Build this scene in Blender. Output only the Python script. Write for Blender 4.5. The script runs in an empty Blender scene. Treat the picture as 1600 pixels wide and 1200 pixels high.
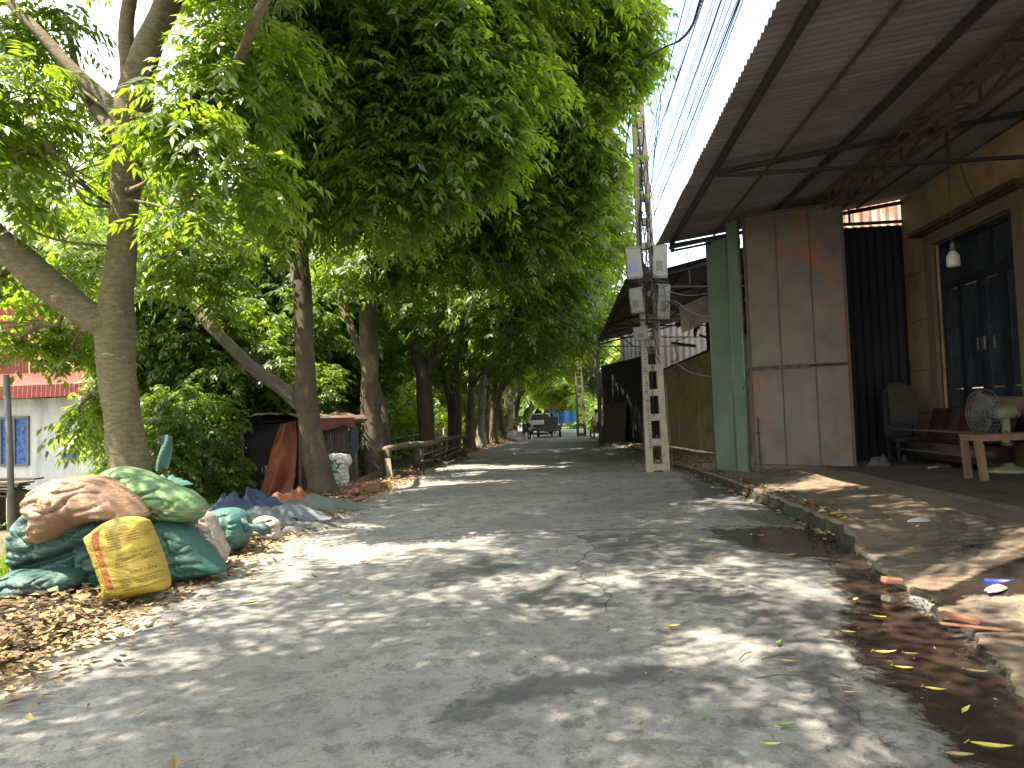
import bpy, math, random
import numpy as np
from mathutils import Vector, noise as mnoise
R = math.radians
rng = np.random.default_rng(11)
rnd = random.Random(5)
S = bpy.context.scene
COL = S.collection

# ---------------------------------------------------------------- camera, world, sun, exposure
F, CH = 1110.0, 1.5
YAW, PITCH, ROLL = R(4.72), R(2.48), R(-2.0)
cam_d = bpy.data.cameras.new('camera')
cam = bpy.data.objects.new('camera', cam_d); COL.objects.link(cam)
from mathutils import Matrix
CM = Matrix.Rotation(YAW, 3, 'Z') @ Matrix.Rotation(math.pi/2+PITCH, 3, 'X') @ Matrix.Rotation(ROLL, 3, 'Z')
cam.matrix_world = Matrix.Translation((0, 0, CH)) @ CM.to_4x4()
cam_d.sensor_width = 36; cam_d.lens = 36*F/1600; cam_d.clip_end = 2500; cam_d.clip_start = .05
S.camera = cam
SUN = Vector((-.46, -.26, 1)).normalized()           # towards the sun: high, from the left and a little behind
W = bpy.data.worlds.new('World'); S.world = W; W.use_nodes = True
wn, wl = W.node_tree.nodes, W.node_tree.links
bg = wn['Background']; sky = wn.new('ShaderNodeTexSky'); sky.sky_type = 'NISHITA'; sky.sun_disc = False
sky.sun_elevation = math.asin(SUN.z); sky.sun_rotation = math.atan2(SUN.x, SUN.y)
sky.dust_density = 1.0; sky.ozone_density = 1.0
tc = wn.new('ShaderNodeTexCoord'); mp = wn.new('ShaderNodeMapping'); mp.inputs['Scale'].default_value = (1.2, 1.2, 3)
cn = wn.new('ShaderNodeTexNoise'); cn.inputs['Scale'].default_value = 2.2; cn.inputs['Detail'].default_value = 7; cn.inputs['Roughness'].default_value = .55
cr = wn.new('ShaderNodeValToRGB'); cr.color_ramp.elements[0].position = .32; cr.color_ramp.elements[1].position = .56
mx = wn.new('ShaderNodeMixRGB'); mx.inputs[2].default_value = (7.0, 6.8, 6.5, 1)
wl.new(tc.outputs['Generated'], mp.inputs[0]); wl.new(mp.outputs[0], cn.inputs['Vector']); wl.new(cn.outputs['Fac'], cr.inputs[0])
dp = wn.new('ShaderNodeVectorMath'); dp.operation = 'DOT_PRODUCT'; dp.inputs[1].default_value = Vector((.14, .82, .55)).normalized()
dr_ = wn.new('ShaderNodeMapRange'); dr_.inputs['From Min'].default_value = .80; dr_.inputs['From Max'].default_value = .97; dr_.inputs['To Min'].default_value = 1.0; dr_.inputs['To Max'].default_value = .10
mm = wn.new('ShaderNodeMath'); mm.operation = 'MULTIPLY'; wl.new(tc.outputs['Generated'], dp.inputs[0]); wl.new(dp.outputs['Value'], dr_.inputs['Value']); wl.new(dr_.outputs[0], mm.inputs[0]); wl.new(cr.outputs[0], mm.inputs[1])
wl.new(mm.outputs[0], mx.inputs[0]); wl.new(sky.outputs[0], mx.inputs[1]); wl.new(mx.outputs[0], bg.inputs[0])
bg.inputs['Strength'].default_value = .15
sd = bpy.data.lights.new('sun', 'SUN'); sd.energy = 5.0; sd.angle = R(.55); sd.color = (1, .86, .68)
so = bpy.data.objects.new('sun', sd); COL.objects.link(so); so.rotation_euler = SUN.to_track_quat('Z', 'Y').to_euler(); so.location = (0, 0, 30)
S.view_settings.view_transform = 'Standard'; S.view_settings.look = 'None'; S.view_settings.gamma = 1
S.view_settings.exposure = 2.15
S.cycles.max_bounces = 8; S.cycles.transmission_bounces = 5; S.cycles.diffuse_bounces = 4; S.cycles.glossy_bounces = 3; S.cycles.transparent_max_bounces = 6
S.cycles.use_denoising = True

# ---------------------------------------------------------------- measuring helpers (photo pixel -> place)
def ray(u, v): return CM @ Vector(((u-800)/F, -(v-600)/F, -1))
def at(u, v, Y):
    d = ray(u, v); t = Y/d.y; return Vector((d.x*t, Y, CH+d.z*t))
def ax(u, v, X):
    d = ray(u, v); t = X/d.x; return Vector((X, d.y*t, CH+d.z*t))
def gr(u, v, z=0):
    d = ray(u, v); t = (z-CH)/d.z; return Vector((d.x*t, d.y*t, z))
def nz(x, y, z=0): return mnoise.noise(Vector((x, y, z)))
def fb(x, y, z=0, o=4): return mnoise.fractal(Vector((x, y, z)), .9, 2.1, o)

# ---------------------------------------------------------------- mesh helpers
class MB:
    def __init__(s): s.v = []; s.f = []
    def add(s, vs, fs):
        n = len(s.v); s.v += [tuple(p) for p in vs]; s.f += [tuple(i+n for i in f) for f in fs]; return s
    def box(s, c, d, rz=0, m=None):
        hx, hy, hz = d[0]/2, d[1]/2, d[2]/2
        vs = [Vector((x, y, z)) for x in (-hx, hx) for y in (-hy, hy) for z in (-hz, hz)]
        if m is None: m = Matrix.Rotation(rz, 3, 'Z')
        vs = [m @ p + Vector(c) for p in vs]
        return s.add(vs, [(0,1,3,2),(4,6,7,5),(0,4,5,1),(2,3,7,6),(0,2,6,4),(1,5,7,3)])
    def bar(s, a, b, w, h=None, up=(0, 0, 1)):
        a, b = Vector(a), Vector(b); h = h or w; d = (b-a); L = d.length; d.normalize()
        up = Vector(up)
        if abs(d.dot(up)) > .95: up = Vector((0, 1, 0))
        x = d.cross(up).normalized(); y = x.cross(d)
        vs = []
        for p in (a, b):
            for i, j in ((-1,-1),(1,-1),(1,1),(-1,1)): vs.append(p+x*i*w/2+y*j*h/2)
        return s.add(vs, [(3,2,1,0),(4,5,6,7),(0,1,5,4),(1,2,6,5),(2,3,7,6),(3,0,4,7)])
    def tube(s, pts, r, n=8, cap=True, rough=0):
        pts = [Vector(p) for p in pts]; rs = r if hasattr(r, '__len__') else [r]*len(pts)
        vs = []; prev = None
        for i, p in enumerate(pts):
            d = (pts[min(i+1, len(pts)-1)]-pts[max(i-1, 0)])
            if d.length < 1e-6: d = Vector((0, 0, 1))
            d.normalize()
            if prev is None:
                prev = d.orthogonal().normalized()
            x = (prev - d*prev.dot(d)).normalized(); prev = x; y = d.cross(x)
            for k in range(n):
                a = 2*math.pi*k/n
                rr = rs[i]*(1+(rough*nz(p.x*3+math.cos(a)*1.3, p.y*3+math.sin(a)*1.3, p.z*1.5) if rough else 0))
                vs.append(p+x*math.cos(a)*rr+y*math.sin(a)*rr)
        fs = []
        for i in range(len(pts)-1):
            for k in range(n):
                a = i*n+k; b = i*n+(k+1) % n; fs.append((a, b, b+n, a+n))
        if cap: fs.append(tuple(range(n))[::-1]); fs.append(tuple((len(pts)-1)*n+k for k in range(n)))
        return s.add(vs, fs)
    def lathe(s, prof, c=(0, 0, 0), n=20):
        vs = []; c = Vector(c)
        for r_, z in prof:
            for k in range(n):
                a = 2*math.pi*k/n; vs.append(c+Vector((r_*math.cos(a), r_*math.sin(a), z)))
        fs = [(i*n+k, i*n+(k+1) % n, (i+1)*n+(k+1) % n, (i+1)*n+k) for i in range(len(prof)-1) for k in range(n)]
        return s.add(vs, fs)
    def quadgrid(s, fn, nu, nv):
        vs = [fn(i/nu, j/nv) for j in range(nv+1) for i in range(nu+1)]
        fs = [(j*(nu+1)+i, j*(nu+1)+i+1, (j+1)*(nu+1)+i+1, (j+1)*(nu+1)+i) for j in range(nv) for i in range(nu)]
        return s.add(vs, fs)
    def build(s, name, mat, parent=None, smooth=False):
        me = bpy.data.meshes.new(name); me.from_pydata(s.v, [], s.f); me.update()
        if smooth: me.polygons.foreach_set('use_smooth', [True]*len(me.polygons))
        return link(name, me, mat, parent)
def link(name, me, mat, parent=None):
    o = bpy.data.objects.new(name, me); COL.objects.link(o)
    if mat: me.materials.append(mat)
    if parent:
        o.parent = parent; o.matrix_parent_inverse = Matrix.Translation(-parent.location)
    return o
def tag(o, label=None, cat=None, group=None, kind=None):
    if label: o['label'] = label
    if cat: o['category'] = cat
    if group: o['group'] = group
    if kind: o['kind'] = kind
    return o
def empty(name, loc, label, cat, group=None):
    o = bpy.data.objects.new(name, None); COL.objects.link(o); o.location = loc; o.empty_display_size = .2
    return tag(o, label, cat, group)
def npmesh(name, V, Fq, smooth=False):
    me = bpy.data.meshes.new(name); nf, k = Fq.shape
    me.vertices.add(len(V)); me.vertices.foreach_set('co', V.astype(np.float32).ravel())
    me.loops.add(nf*k); me.loops.foreach_set('vertex_index', Fq.astype(np.int32).ravel())
    me.polygons.add(nf); me.polygons.foreach_set('loop_start', np.arange(0, nf*k, k, dtype=np.int32)); me.polygons.foreach_set('loop_total', np.full(nf, k, dtype=np.int32))
    me.update(calc_edges=True)
    if smooth: me.polygons.foreach_set('use_smooth', np.ones(nf, bool))
    return me

# ---------------------------------------------------------------- materials
def newmat(name):
    m = bpy.data.materials.new(name); m.use_nodes = True
    nt = m.node_tree; return m, nt, nt.nodes['Principled BSDF']
def noise(nt, scale, detail=5, rough=.6, vec=None, dist=0):
    n = nt.nodes.new('ShaderNodeTexNoise'); n.inputs['Scale'].default_value = scale; n.inputs['Detail'].default_value = detail
    n.inputs['Roughness'].default_value = rough; n.inputs['Distortion'].default_value = dist
    if vec: nt.links.new(vec, n.inputs['Vector'])
    return n.outputs['Fac']
def coords(nt, scale=(1, 1, 1), rot=(0, 0, 0)):
    g = nt.nodes.new('ShaderNodeNewGeometry'); m = nt.nodes.new('ShaderNodeMapping'); m.inputs['Scale'].default_value = scale; m.inputs['Rotation'].default_value = rot
    nt.links.new(g.outputs['Position'], m.inputs[0]); return m.outputs[0]
def ramp(nt, fac, p0, p1, c0=(0,0,0,1), c1=(1,1,1,1)):
    r = nt.nodes.new('ShaderNodeValToRGB'); e = r.color_ramp.elements
    e[0].position, e[1].position = p0, p1; e[0].color = (*c0[:3], 1); e[1].color = (*c1[:3], 1)
    nt.links.new(fac, r.inputs[0]); return r.outputs[0]
def mix(nt, fac, a, b, mode='MIX'):
    m = nt.nodes.new('ShaderNodeMixRGB'); m.blend_type = mode
    for i, x in ((0, fac), (1, a), (2, b)):
        if hasattr(x, 'is_linked') or hasattr(x, 'links'): nt.links.new(x, m.inputs[i])
        elif i == 0: m.inputs[0].default_value = x
        else: m.inputs[i].default_value = (*x[:3], 1)
    return m.outputs[0]
def math_(nt, op, a, b=None):
    m = nt.nodes.new('ShaderNodeMath'); m.operation = op
    for i, x in enumerate((a, b)):
        if x is None: continue
        if isinstance(x, (int, float)): m.inputs[i].default_value = x
        else: nt.links.new(x, m.inputs[i])
    return m.outputs[0]
def bump(nt, p, h, strength, dist=.01):
    b = nt.nodes.new('ShaderNodeBump'); b.inputs['Strength'].default_value = strength; b.inputs['Distance'].default_value = dist
    nt.links.new(h, b.inputs['Height']); nt.links.new(b.outputs[0], p.inputs['Normal']); return b
def M(name, c1, c2=None, scale=6, rough=.7, bmp=.3, stain=None, stain_scale=1.5, stain_pos=(.5, .66), metal=0, stretch=(1, 1, 1), spec=.5, fine=40, bdist=.01):
    m, nt, p = newmat(name)
    v = coords(nt, stretch)
    c2 = c2 or tuple(x*.6 for x in c1)
    a = noise(nt, scale, 6, .65, v); col = ramp(nt, a, .35, .68, c1, c2)
    f = noise(nt, fine, 4, .6, v)
    col = mix(nt, .35, col, ramp(nt, f, .3, .7, (.45,.45,.45), (1,1,1)), 'MULTIPLY')
    if stain:
        s_ = noise(nt, stain_scale, 6, .7, v, .4); col = mix(nt, ramp(nt, s_, *stain_pos), col, stain)
    nt.links.new(col, p.inputs['Base Color'])
    rr = math_(nt, 'ADD', math_(nt, 'MULTIPLY', f, .3), rough-.15); nt.links.new(rr, p.inputs['Roughness'])
    p.inputs['Metallic'].default_value = metal; p.inputs['Specular IOR Level'].default_value = spec
    if bmp: bump(nt, p, math_(nt, 'ADD', a, math_(nt, 'MULTIPLY', f, .4)), bmp, bdist)
    return m

def leafmat(name, c1, c2, trans, tmix=.45, rough=.42):
    m, nt, p = newmat(name)
    at_ = nt.nodes.new('ShaderNodeAttribute'); at_.attribute_name = 'var'
    col = ramp(nt, at_.outputs['Fac'], .1, .9, c1, c2)
    nt.links.new(col, p.inputs['Base Color']); p.inputs['Roughness'].default_value = rough; p.inputs['Specular IOR Level'].default_value = .45
    t = nt.nodes.new('ShaderNodeBsdfTranslucent'); tcol = ramp(nt, at_.outputs['Fac'], .1, .9, trans, tuple(min(1, x*1.35) for x in trans)); nt.links.new(tcol, t.inputs[0])
    ms = nt.nodes.new('ShaderNodeMixShader'); ms.inputs[0].default_value = tmix
    nt.links.new(p.outputs[0], ms.inputs[1]); nt.links.new(t.outputs[0], ms.inputs[2]); nt.links.new(ms.outputs[0], nt.nodes['Material Output'].inputs[0])
    return m
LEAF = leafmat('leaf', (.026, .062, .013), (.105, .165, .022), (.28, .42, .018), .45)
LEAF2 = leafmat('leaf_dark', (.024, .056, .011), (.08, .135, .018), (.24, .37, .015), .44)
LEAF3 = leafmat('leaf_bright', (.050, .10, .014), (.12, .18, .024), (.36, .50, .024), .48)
BARK = M('bark', (.18, .145, .075), (.085, .07, .038), 9, .85, 1.0, stain=(.30, .25, .19), stain_scale=3.2, stain_pos=(.62, .68), stretch=(1, 1, 3.0), fine=60, bdist=.02)
BARK2 = M('bark_dark', (.105, .08, .05), (.052, .042, .028), 5, .9, .9, stain=(.15, .15, .07), stain_scale=2.2, stain_pos=(.55, .7), stretch=(1, 1, .6), fine=60, bdist=.02)
BARKW = M('bark_pale', (.25, .23, .17), (.10, .09, .06), 6, .9, .7, stain=(.09, .10, .04), stain_scale=2.5, stain_pos=(.5, .6), fine=50)

# ---------------------------------------------------------------- masks on the ground
def polymask(X, Y, poly, soft):
    n = len(poly); inside = np.zeros(X.shape, bool); dmin = np.full(X.shape, 1e9)
    for i in range(n):
        x0, y0 = poly[i]; x1, y1 = poly[(i+1) % n]
        dx, dy = x1-x0, y1-y0
        t = np.clip(((X-x0)*dx+(Y-y0)*dy)/(dx*dx+dy*dy+1e-9), 0, 1)
        dmin = np.minimum(dmin, np.hypot(X-x0-t*dx, Y-y0-t*dy))
        c = ((y0 > Y) != (y1 > Y)) & (X < (x1-x0)*(Y-y0)/((y1-y0) if y1 != y0 else 1e-9)+x0); inside ^= c
    sgn = np.where(inside, dmin, -dmin)
    return np.clip(.5+sgn/(2*soft), 0, 1)
def px(l, z=0): return [tuple(gr(u, v, z))[:2] for u, v in l]
def fbn(X, Y, sc, seed=0):
    out = np.empty(X.shape)
    it = np.nditer([X, Y], flags=['multi_index'])
    for x, y in it: out[it.multi_index] = mnoise.fractal(Vector((float(x)*sc, float(y)*sc, seed)), .9, 2.1, 4)
    return out
LE = [(-20,-3.6),(0,-3.55),(4.1,-3.55),(5.5,-3.74),(7.5,-3.82),(10.5,-4.05),(15.7,-4.25),(22,-4.34),(30,-4.25),(40,-3.6),(46,-3.3),(60,-4.0),(90,-8),(140,-20)]
RE = [(-20,2.2),(3.8,2.2),(5,2.49),(6.1,2.58),(7.9,2.9),(11,2.9),(13.9,2.81),(17.7,2.60),(24,2.5),(34,2.2),(46,1.9),(60,1.4),(90,-2),(140,-13)]
def le(y): return float(np.interp(y, *zip(*LE)))
def re_(y): return float(np.interp(y, *zip(*RE)))

def setattr_(me, name, vals):
    a = me.attributes.new(name, 'FLOAT', 'POINT'); a.data.foreach_set('value', vals.astype(np.float32).ravel())

# road sheet
ys = [-12.0]
while ys[-1] < 140: ys.append(ys[-1]+max(.055, .0125*abs(ys[-1])) if ys[-1] > 1 else ys[-1]+.5)
ys = np.array(ys); nx = 170
Yg = np.repeat(ys[:, None], nx, 1); t = np.linspace(0, 1, nx)[None, :]
Lx = np.array([le(y) for y in ys])[:, None]; Rx_ = np.array([re_(y) for y in ys])[:, None]+.35
Xg = Lx+(Rx_-Lx)*t
n1 = fbn(Xg, Yg, .9, 3); n2 = fbn(Xg, Yg, 3.0, 8); n3 = fbn(Xg, Yg, .35, 1)
Zg = .0+.012*n3+.003*n2
wet = np.zeros(Xg.shape)
wetpolys = [ # drain seepage along the pavement, the trickle and the pool
 ([(1105,826),(1200,822),(1300,832),(1345,858),(1320,872),(1240,872),(1190,858),(1130,845)], .85),
 ([(1290,866),(1350,862),(1400,905),(1440,950),(1500,985),(1640,1100),(1700,1200),(1500,1190),(1430,1110),(1340,1030),(1318,985),(1330,930),(1300,895)], 1.0),
]
jx, jy = Xg+.10*n2, Yg+.22*n1
for pl, a in wetpolys: wet = np.maximum(wet, a*polymask(jx, jy, px(pl), .17))
damp = np.zeros(Xg.shape)
for pl, a in wetpolys: damp = np.maximum(damp, .8*polymask(jx+.1*n1, jy, px(pl), .45))
for pl, a in [([(1000,912),(1060,905),(1140,930),(1200,955),(1110,950),(1030,945)], .9),
              ([(1037,1095),(1070,1088),(1100,1075),(1125,1078),(1110,1098),(1060,1106)], .8),
              ([(640,905),(700,890),(760,872),(800,885),(760,905),(700,918)], .9),
              ([(760,925),(860,905),(960,930),(950,960),(850,952)], .72),
              ([(640,1120),(800,1065),(980,1040),(1080,1050),(1000,1085),(820,1110),(700,1150)], .72),
              ([(1180,900),(1300,960),(1330,1060),(1420,1180),(1300,1160),(1230,1060),(1160,960)], .68),
              ([(900,835),(1050,828),(1120,860),(1100,890),(960,880)], .66),
              ([(1060,745),(1110,750),(1330,850),(1180,815),(1100,790)], .62)]:
    damp = np.maximum(damp, a*polymask(jx+.12*n1, jy+.15*n2, px(pl), .14))
dust = np.clip(1-(Xg-Lx)/.9, 0, 1)*.9   # sandy dust drifted to the left edge
dust = np.maximum(dust, np.clip((Yg-10)/8, 0, 1)*np.clip(1-(Rx_-Xg)/.8, 0, 1))
V = np.stack([Xg, Yg, Zg+.004-.02*np.clip(wet, 0, 1)], -1).reshape(-1, 3)
ny = len(ys); idx = np.arange(ny*nx).reshape(ny, nx)
Q = np.stack([idx[:-1, :-1], idx[:-1, 1:], idx[1:, 1:], idx[1:, :-1]], -1).reshape(-1, 4)
me = npmesh('road', V, Q, True); setattr_(me, 'wet', wet); setattr_(me, 'damp', damp); setattr_(me, 'dust', dust)

def concrete(name, base, base2, dark, bstr=.5, redmud=True):
    m, nt, p = newmat(name); v = coords(nt)
    def attr(n):
        a = nt.nodes.new('ShaderNodeAttribute'); a.attribute_name = n; return a.outputs['Fac']
    big = noise(nt, .7, 6, .6, v); mid = noise(nt, 3.5, 8, .72, v, .3); fine = noise(nt, 55, 5, .7, v); grit = noise(nt, 210, 2, .5, v)
    col = ramp(nt, big, .38, .62, base, base2)
    col = mix(nt, ramp(nt, mid, .49, .60), col, tuple(.55*x for x in base))
    blotch = noise(nt, 9, 9, .8, v, .6)
    col = mix(nt, math_(nt, 'MULTIPLY', ramp(nt, blotch, .53, .58), .6), col, dark)
    col = mix(nt, .55, col, ramp(nt, fine, .25, .7, (.5,.5,.5), (1.15,1.15,1.12)), 'MULTIPLY')
    col = mix(nt, .35, col, ramp(nt, grit, .35, .62, (.45,.45,.45), (1.1,1.1,1.1)), 'MULTIPLY')
    pit = nt.nodes.new('ShaderNodeTexVoronoi'); pit.inputs['Scale'].default_value = 26; nt.links.new(v, pit.inputs['Vector'])
    pits = ramp(nt, pit.outputs['Distance'], .05, .13, (1,1,1), (0,0,0)); gate_ = ramp(nt, noise(nt, 2.2, 4, .6, v), .52, .62)
    pitm = math_(nt, 'MULTIPLY', pits, gate_)
    col = mix(nt, math_(nt, 'MULTIPLY', pitm, .6), col, (.04, .038, .035))
    brk = math_(nt, 'SUBTRACT', math_(nt, 'MULTIPLY', mid, 1.1), .55)
    du = ramp(nt, math_(nt, 'ADD', attr('dust'), brk), .42, .8)
    col = mix(nt, math_(nt, 'MULTIPLY', du, .75), col, (.33, .25, .165))
    brk2 = math_(nt, 'SUBTRACT', math_(nt, 'MULTIPLY', blotch, 1.5), .75)
    dm = ramp(nt, math_(nt, 'ADD', attr('damp'), brk2), .3, .62)
    col = mix(nt, math_(nt, 'MULTIPLY', dm, .62), col, (.055, .056, .062))
    we = ramp(nt, math_(nt, 'ADD', attr('wet'), math_(nt, 'MULTIPLY', brk2, 1.15)), .34, .62)
    col = mix(nt, math_(nt, 'MULTIPLY', we, .92), col, (.034, .021, .015) if redmud else (.016, .014, .013))
    nt.links.new(col, p.inputs['Base Color'])
    ro = mix(nt, we, ramp(nt, dm, 0, 1, (.82,)*3, (.42,)*3), ramp(nt, fine, .4, .7, (.02,)*3, (.26,)*3)); nt.links.new(ro, p.inputs['Roughness'])
    h = math_(nt, 'ADD', math_(nt, 'MULTIPLY', fine, .6), math_(nt, 'MULTIPLY', mid, .9)); h = math_(nt, 'SUBTRACT', h, math_(nt, 'MULTIPLY', pitm, .5)); h = math_(nt, 'ADD', h, math_(nt, 'MULTIPLY', grit, .25))
    h = math_(nt, 'MULTIPLY', h, math_(nt, 'SUBTRACT', 1.0, math_(nt, 'MULTIPLY', we, .93)))
    bump(nt, p, h, bstr, .012)
    return m
ROADM = concrete('road_concrete', (.30, .293, .278), (.20, .198, .190), (.085, .082, .078))
road = link('road', me, ROADM); tag(road, kind='structure')

# terrain: one sheet to the horizon, the left garden lies lower
gx = np.concatenate([np.linspace(-900, -60, 12), np.linspace(-50, -12, 30), np.linspace(-11.5, -3, 70), np.linspace(-2.5, 14, 40), np.linspace(30, 900, 12)])
gy = np.concatenate([np.linspace(-300, -12, 8), np.linspace(-8, 30, 170), np.linspace(31, 150, 90), np.linspace(180, 1400, 12)])
GX, GY = np.meshgrid(gx, gy)
lo = np.array([le(y) for y in gy])[:, None]
dd = lo-GX
GZ = np.where(dd > 0, .012+.05*np.clip(dd/.5, 0, 1)-.38*np.clip((dd-1.7)/2.2, 0, 1), -.06)
gn = fbn(GX, GY, .9, 21)
GZ = GZ+np.where(dd > .05, .03*gn, 0)*np.clip(dd*3, 0, 1)
GZ = np.where((np.abs(GX) > 60) | (GY > 170), -.3, GZ)
V = np.stack([GX, GY, GZ], -1).reshape(-1, 3)
idx = np.arange(GX.size).reshape(GX.shape)
Q = np.stack([idx[:-1, :-1], idx[:-1, 1:], idx[1:, 1:], idx[1:, :-1]], -1).reshape(-1, 4)
SOIL = M('soil', (.15, .115, .075), (.085, .068, .045), 2.2, .95, .8, stain=(.07, .085, .03), stain_scale=.5, stain_pos=(.45, .6), fine=30, bdist=.03)
tag(link('ground', npmesh('ground', V, Q, True), SOIL), kind='structure')

# ---------------------------------------------------------------- pavement on the right, its broken edge and the house floor
def pave_h(x, y):
    e = re_(y)
    h0 = np.interp(y, [-10, 6.0, 7.45, 8.0, 17, 19, 40], [.035, .045, .06, .20, .18, .10, .06])
    f = min(1, max(0, (x-e)/max(.3, 4.6-e))); f = f*f*(3-2*f)
    return float(h0+(.30-h0)*f*(1 if y < 19 else max(0, 1-(y-19)/4)))
pys = [-10.0]
while pys[-1] < 62: pys.append(pys[-1]+max(.05, .012*abs(pys[-1])) if pys[-1] > 1.5 else pys[-1]+.5)
pys = np.array(pys); ncol = 90
PX_ = np.zeros((len(pys), ncol)); PZ = np.zeros_like(PX_); PY = np.repeat(pys[:, None], ncol, 1)
for i, y in enumerate(pys):
    e = re_(y)+.05*fb(y*3.1, 0, 4)+.03*fb(y*11, 2, 4)+(.10*nz(y*1.7, 5) if y < 7.6 else 0)
    for j in range(ncol):
        f = (j/(ncol-1))**1.7; x = e+(9.0-e)*f
        PX_[i, j] = x; PZ[i, j] = pave_h(x, y)+.008*fb(x*1.3, y*1.3, 2)+.004*fb(x*6, y*6, 7)
        if j < 3: PZ[i, j] -= [.045, .016, .004][j]*(1+nz(y*5, 3))
wet = np.zeros(PX_.shape); damp = wet.copy(); n1 = fbn(PX_, PY, .9, 30); n2 = fbn(PX_, PY, 3.2, 31)
for pl, a in [([(1395,905),(1450,915),(1600,890),(1640,900),(1640,935),(1500,925),(1470,945),(1500,985),(1560,1010),(1600,1090),(1500,1060),(1440,980)], .9),
              ([(1480,868),(1560,862),(1560,872),(1500,876)], .5)]:
    wet = np.maximum(wet, a*polymask(PX_+.10*n2, PY+.16*n1, px(pl, .08), .08))
for pl, a in [([(1500,800),(1600,790),(1600,900),(1420,890),(1440,850)], .5), ([(1345,840),(1420,850),(1470,890),(1400,900),(1350,870)], .45), ([(1480,925),(1640,935),(1640,990),(1520,985)], .6)]:
    damp = np.maximum(damp, a*polymask(PX_+.2*n2, PY+.2*n1, px(pl, .1), .15))
dust = np.clip((PX_-3.2)/1.2, 0, 1)*.55*np.clip((PY-6)/2, 0, 1)+np.clip((PY-15)/2, 0, 1)*.5
V = np.stack([PX_, PY, PZ], -1).reshape(-1, 3); idx = np.arange(PX_.size).reshape(PX_.shape)
Q = np.stack([idx[:-1, :-1], idx[:-1, 1:], idx[1:, 1:], idx[1:, :-1]], -1).reshape(-1, 4)
me = npmesh('pavement', V, Q, True); setattr_(me, 'wet', wet); setattr_(me, 'damp', damp); setattr_(me, 'dust', dust)
PAVEM = concrete('pavement_concrete', (.235, .18, .13), (.17, .135, .10), (.075, .06, .048), .6, False)
tag(link('pavement', me, PAVEM), kind='structure')
# kerb: rough mossy broken face from the road up to the slab edge
KERB = M('kerb', (.040, .038, .024), (.015, .014, .011), 7, .95, 1.2, stain=(.055, .07, .022), stain_scale=5, stain_pos=(.5, .6), fine=45, bdist=.05)
kv = []; kr = 9
for i, y in enumerate(pys):
    x1, z1 = PX_[i, 0], PZ[i, 0]
    for j in range(kr):
        f = j/(kr-1); z = -.03+(z1+.002+.03)*f; hh = max(0, z1-.03)
        x = x1-.055*(1-f)**.6*(1+hh*3)+hh*.42*fb(y*5, z*9, 3)*(1-f*.8)+hh*.5*nz(y*17, z*22, 8)*(1-f)
        kv.append((x, y, z))
idx = np.arange(len(kv)).reshape(len(pys), kr)
Q = np.stack([idx[:-1, :-1], idx[:-1, 1:], idx[1:, 1:], idx[1:, :-1]], -1).reshape(-1, 4)
tag(link('kerb', npmesh('kerb', np.array(kv), Q, True), KERB), kind='structure')
FLOORM = M('floor_cement', (.12, .095, .075), (.07, .057, .047), 2.5, .75, .35, stain=(.05, .04, .034), stain_scale=1.8, stain_pos=(.5, .62))
b = MB()
def flr(u, v):
    y = -4+20*v; x = 4.62+.05*nz(y*.8, 2)+.012*nz(y*6, 2)+(9-4.6)*u
    return Vector((x, y, .352+.004*nz(x*2, y*2)))
b.quadgrid(flr, 20, 120)
def flf(u, v):
    y = -4+20*v; x = 4.62+.05*nz(y*.8, 2)+.012*nz(y*6, 2)
    return Vector((x-.012*(1-u), y, .26+(.3515-.26)*u))
b.quadgrid(flf, 2, 120)
tag(b.build('house_floor', FLOORM, None, True), kind='structure')

# cracks in the road: thin black ribbons
CRK = M('crack', (.055, .052, .048), (.035,)*3, 8, 1, 0)
def crack(pts, w, jag=.03, name='road_crack'):
    P_ = [gr(u, v) for u, v in pts]; out = []
    for a, b_ in zip(P_[:-1], P_[1:]):
        n = max(2, int((b_-a).length/.05))
        for k in range(n): out.append(a.lerp(b_, k/n))
    out.append(P_[-1]); c = MB(); vs = []
    for i, p in enumerate(out):
        d = (out[min(i+1, len(out)-1)]-out[max(i-1, 0)]).normalized(); s_ = Vector((-d.y, d.x, 0))
        q = p+s_*jag*fb(p.x*4, p.y*4, 5)*2; ww = w*.6*(.3+1.1*abs(nz(p.x*7, p.y*7, 1)))*min(1, (i+1)/4, (len(out)-i)/4)
        z = .004+.012*mnoise.fractal(Vector((q.x*.35, q.y*.35, 1)), .9, 2.1, 4)+.003*mnoise.fractal(Vector((q.x*3, q.y*3, 8)), .9, 2.1, 4)+.003
        vs += [(q.x-s_.x*ww, q.y-s_.y*ww, z), (q.x+s_.x*ww, q.y+s_.y*ww, z)]
    c.add(vs, [(2*i, 2*i+1, 2*i+3, 2*i+2) for i in range(len(out)-1)]); tag(c.build(name, CRK), kind='structure')
crack([(620,846),(700,838),(790,833),(880,831),(960,827),(1042,826)], .045, .02)
crack([(896,834),(915,846),(926,856),(918,868),(905,880),(902,893),(912,912),(945,922),(952,940),(948,956)], .016, .04)
crack([(975,1000),(985,1015),(998,1030),(1000,1042)], .006, .04)
crack([(1060,805),(1120,870),(1180,925),(1230,985),(1300,1065),(1350,1120),(1400,1180)], .004, .05)
crack([(1288,1062),(1300,1080),(1330,1110),(1372,1150),(1400,1190)], .005, .03)
crack([(1078,828),(1130,822),(1210,824),(1240,826)], .035, .02)

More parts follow.
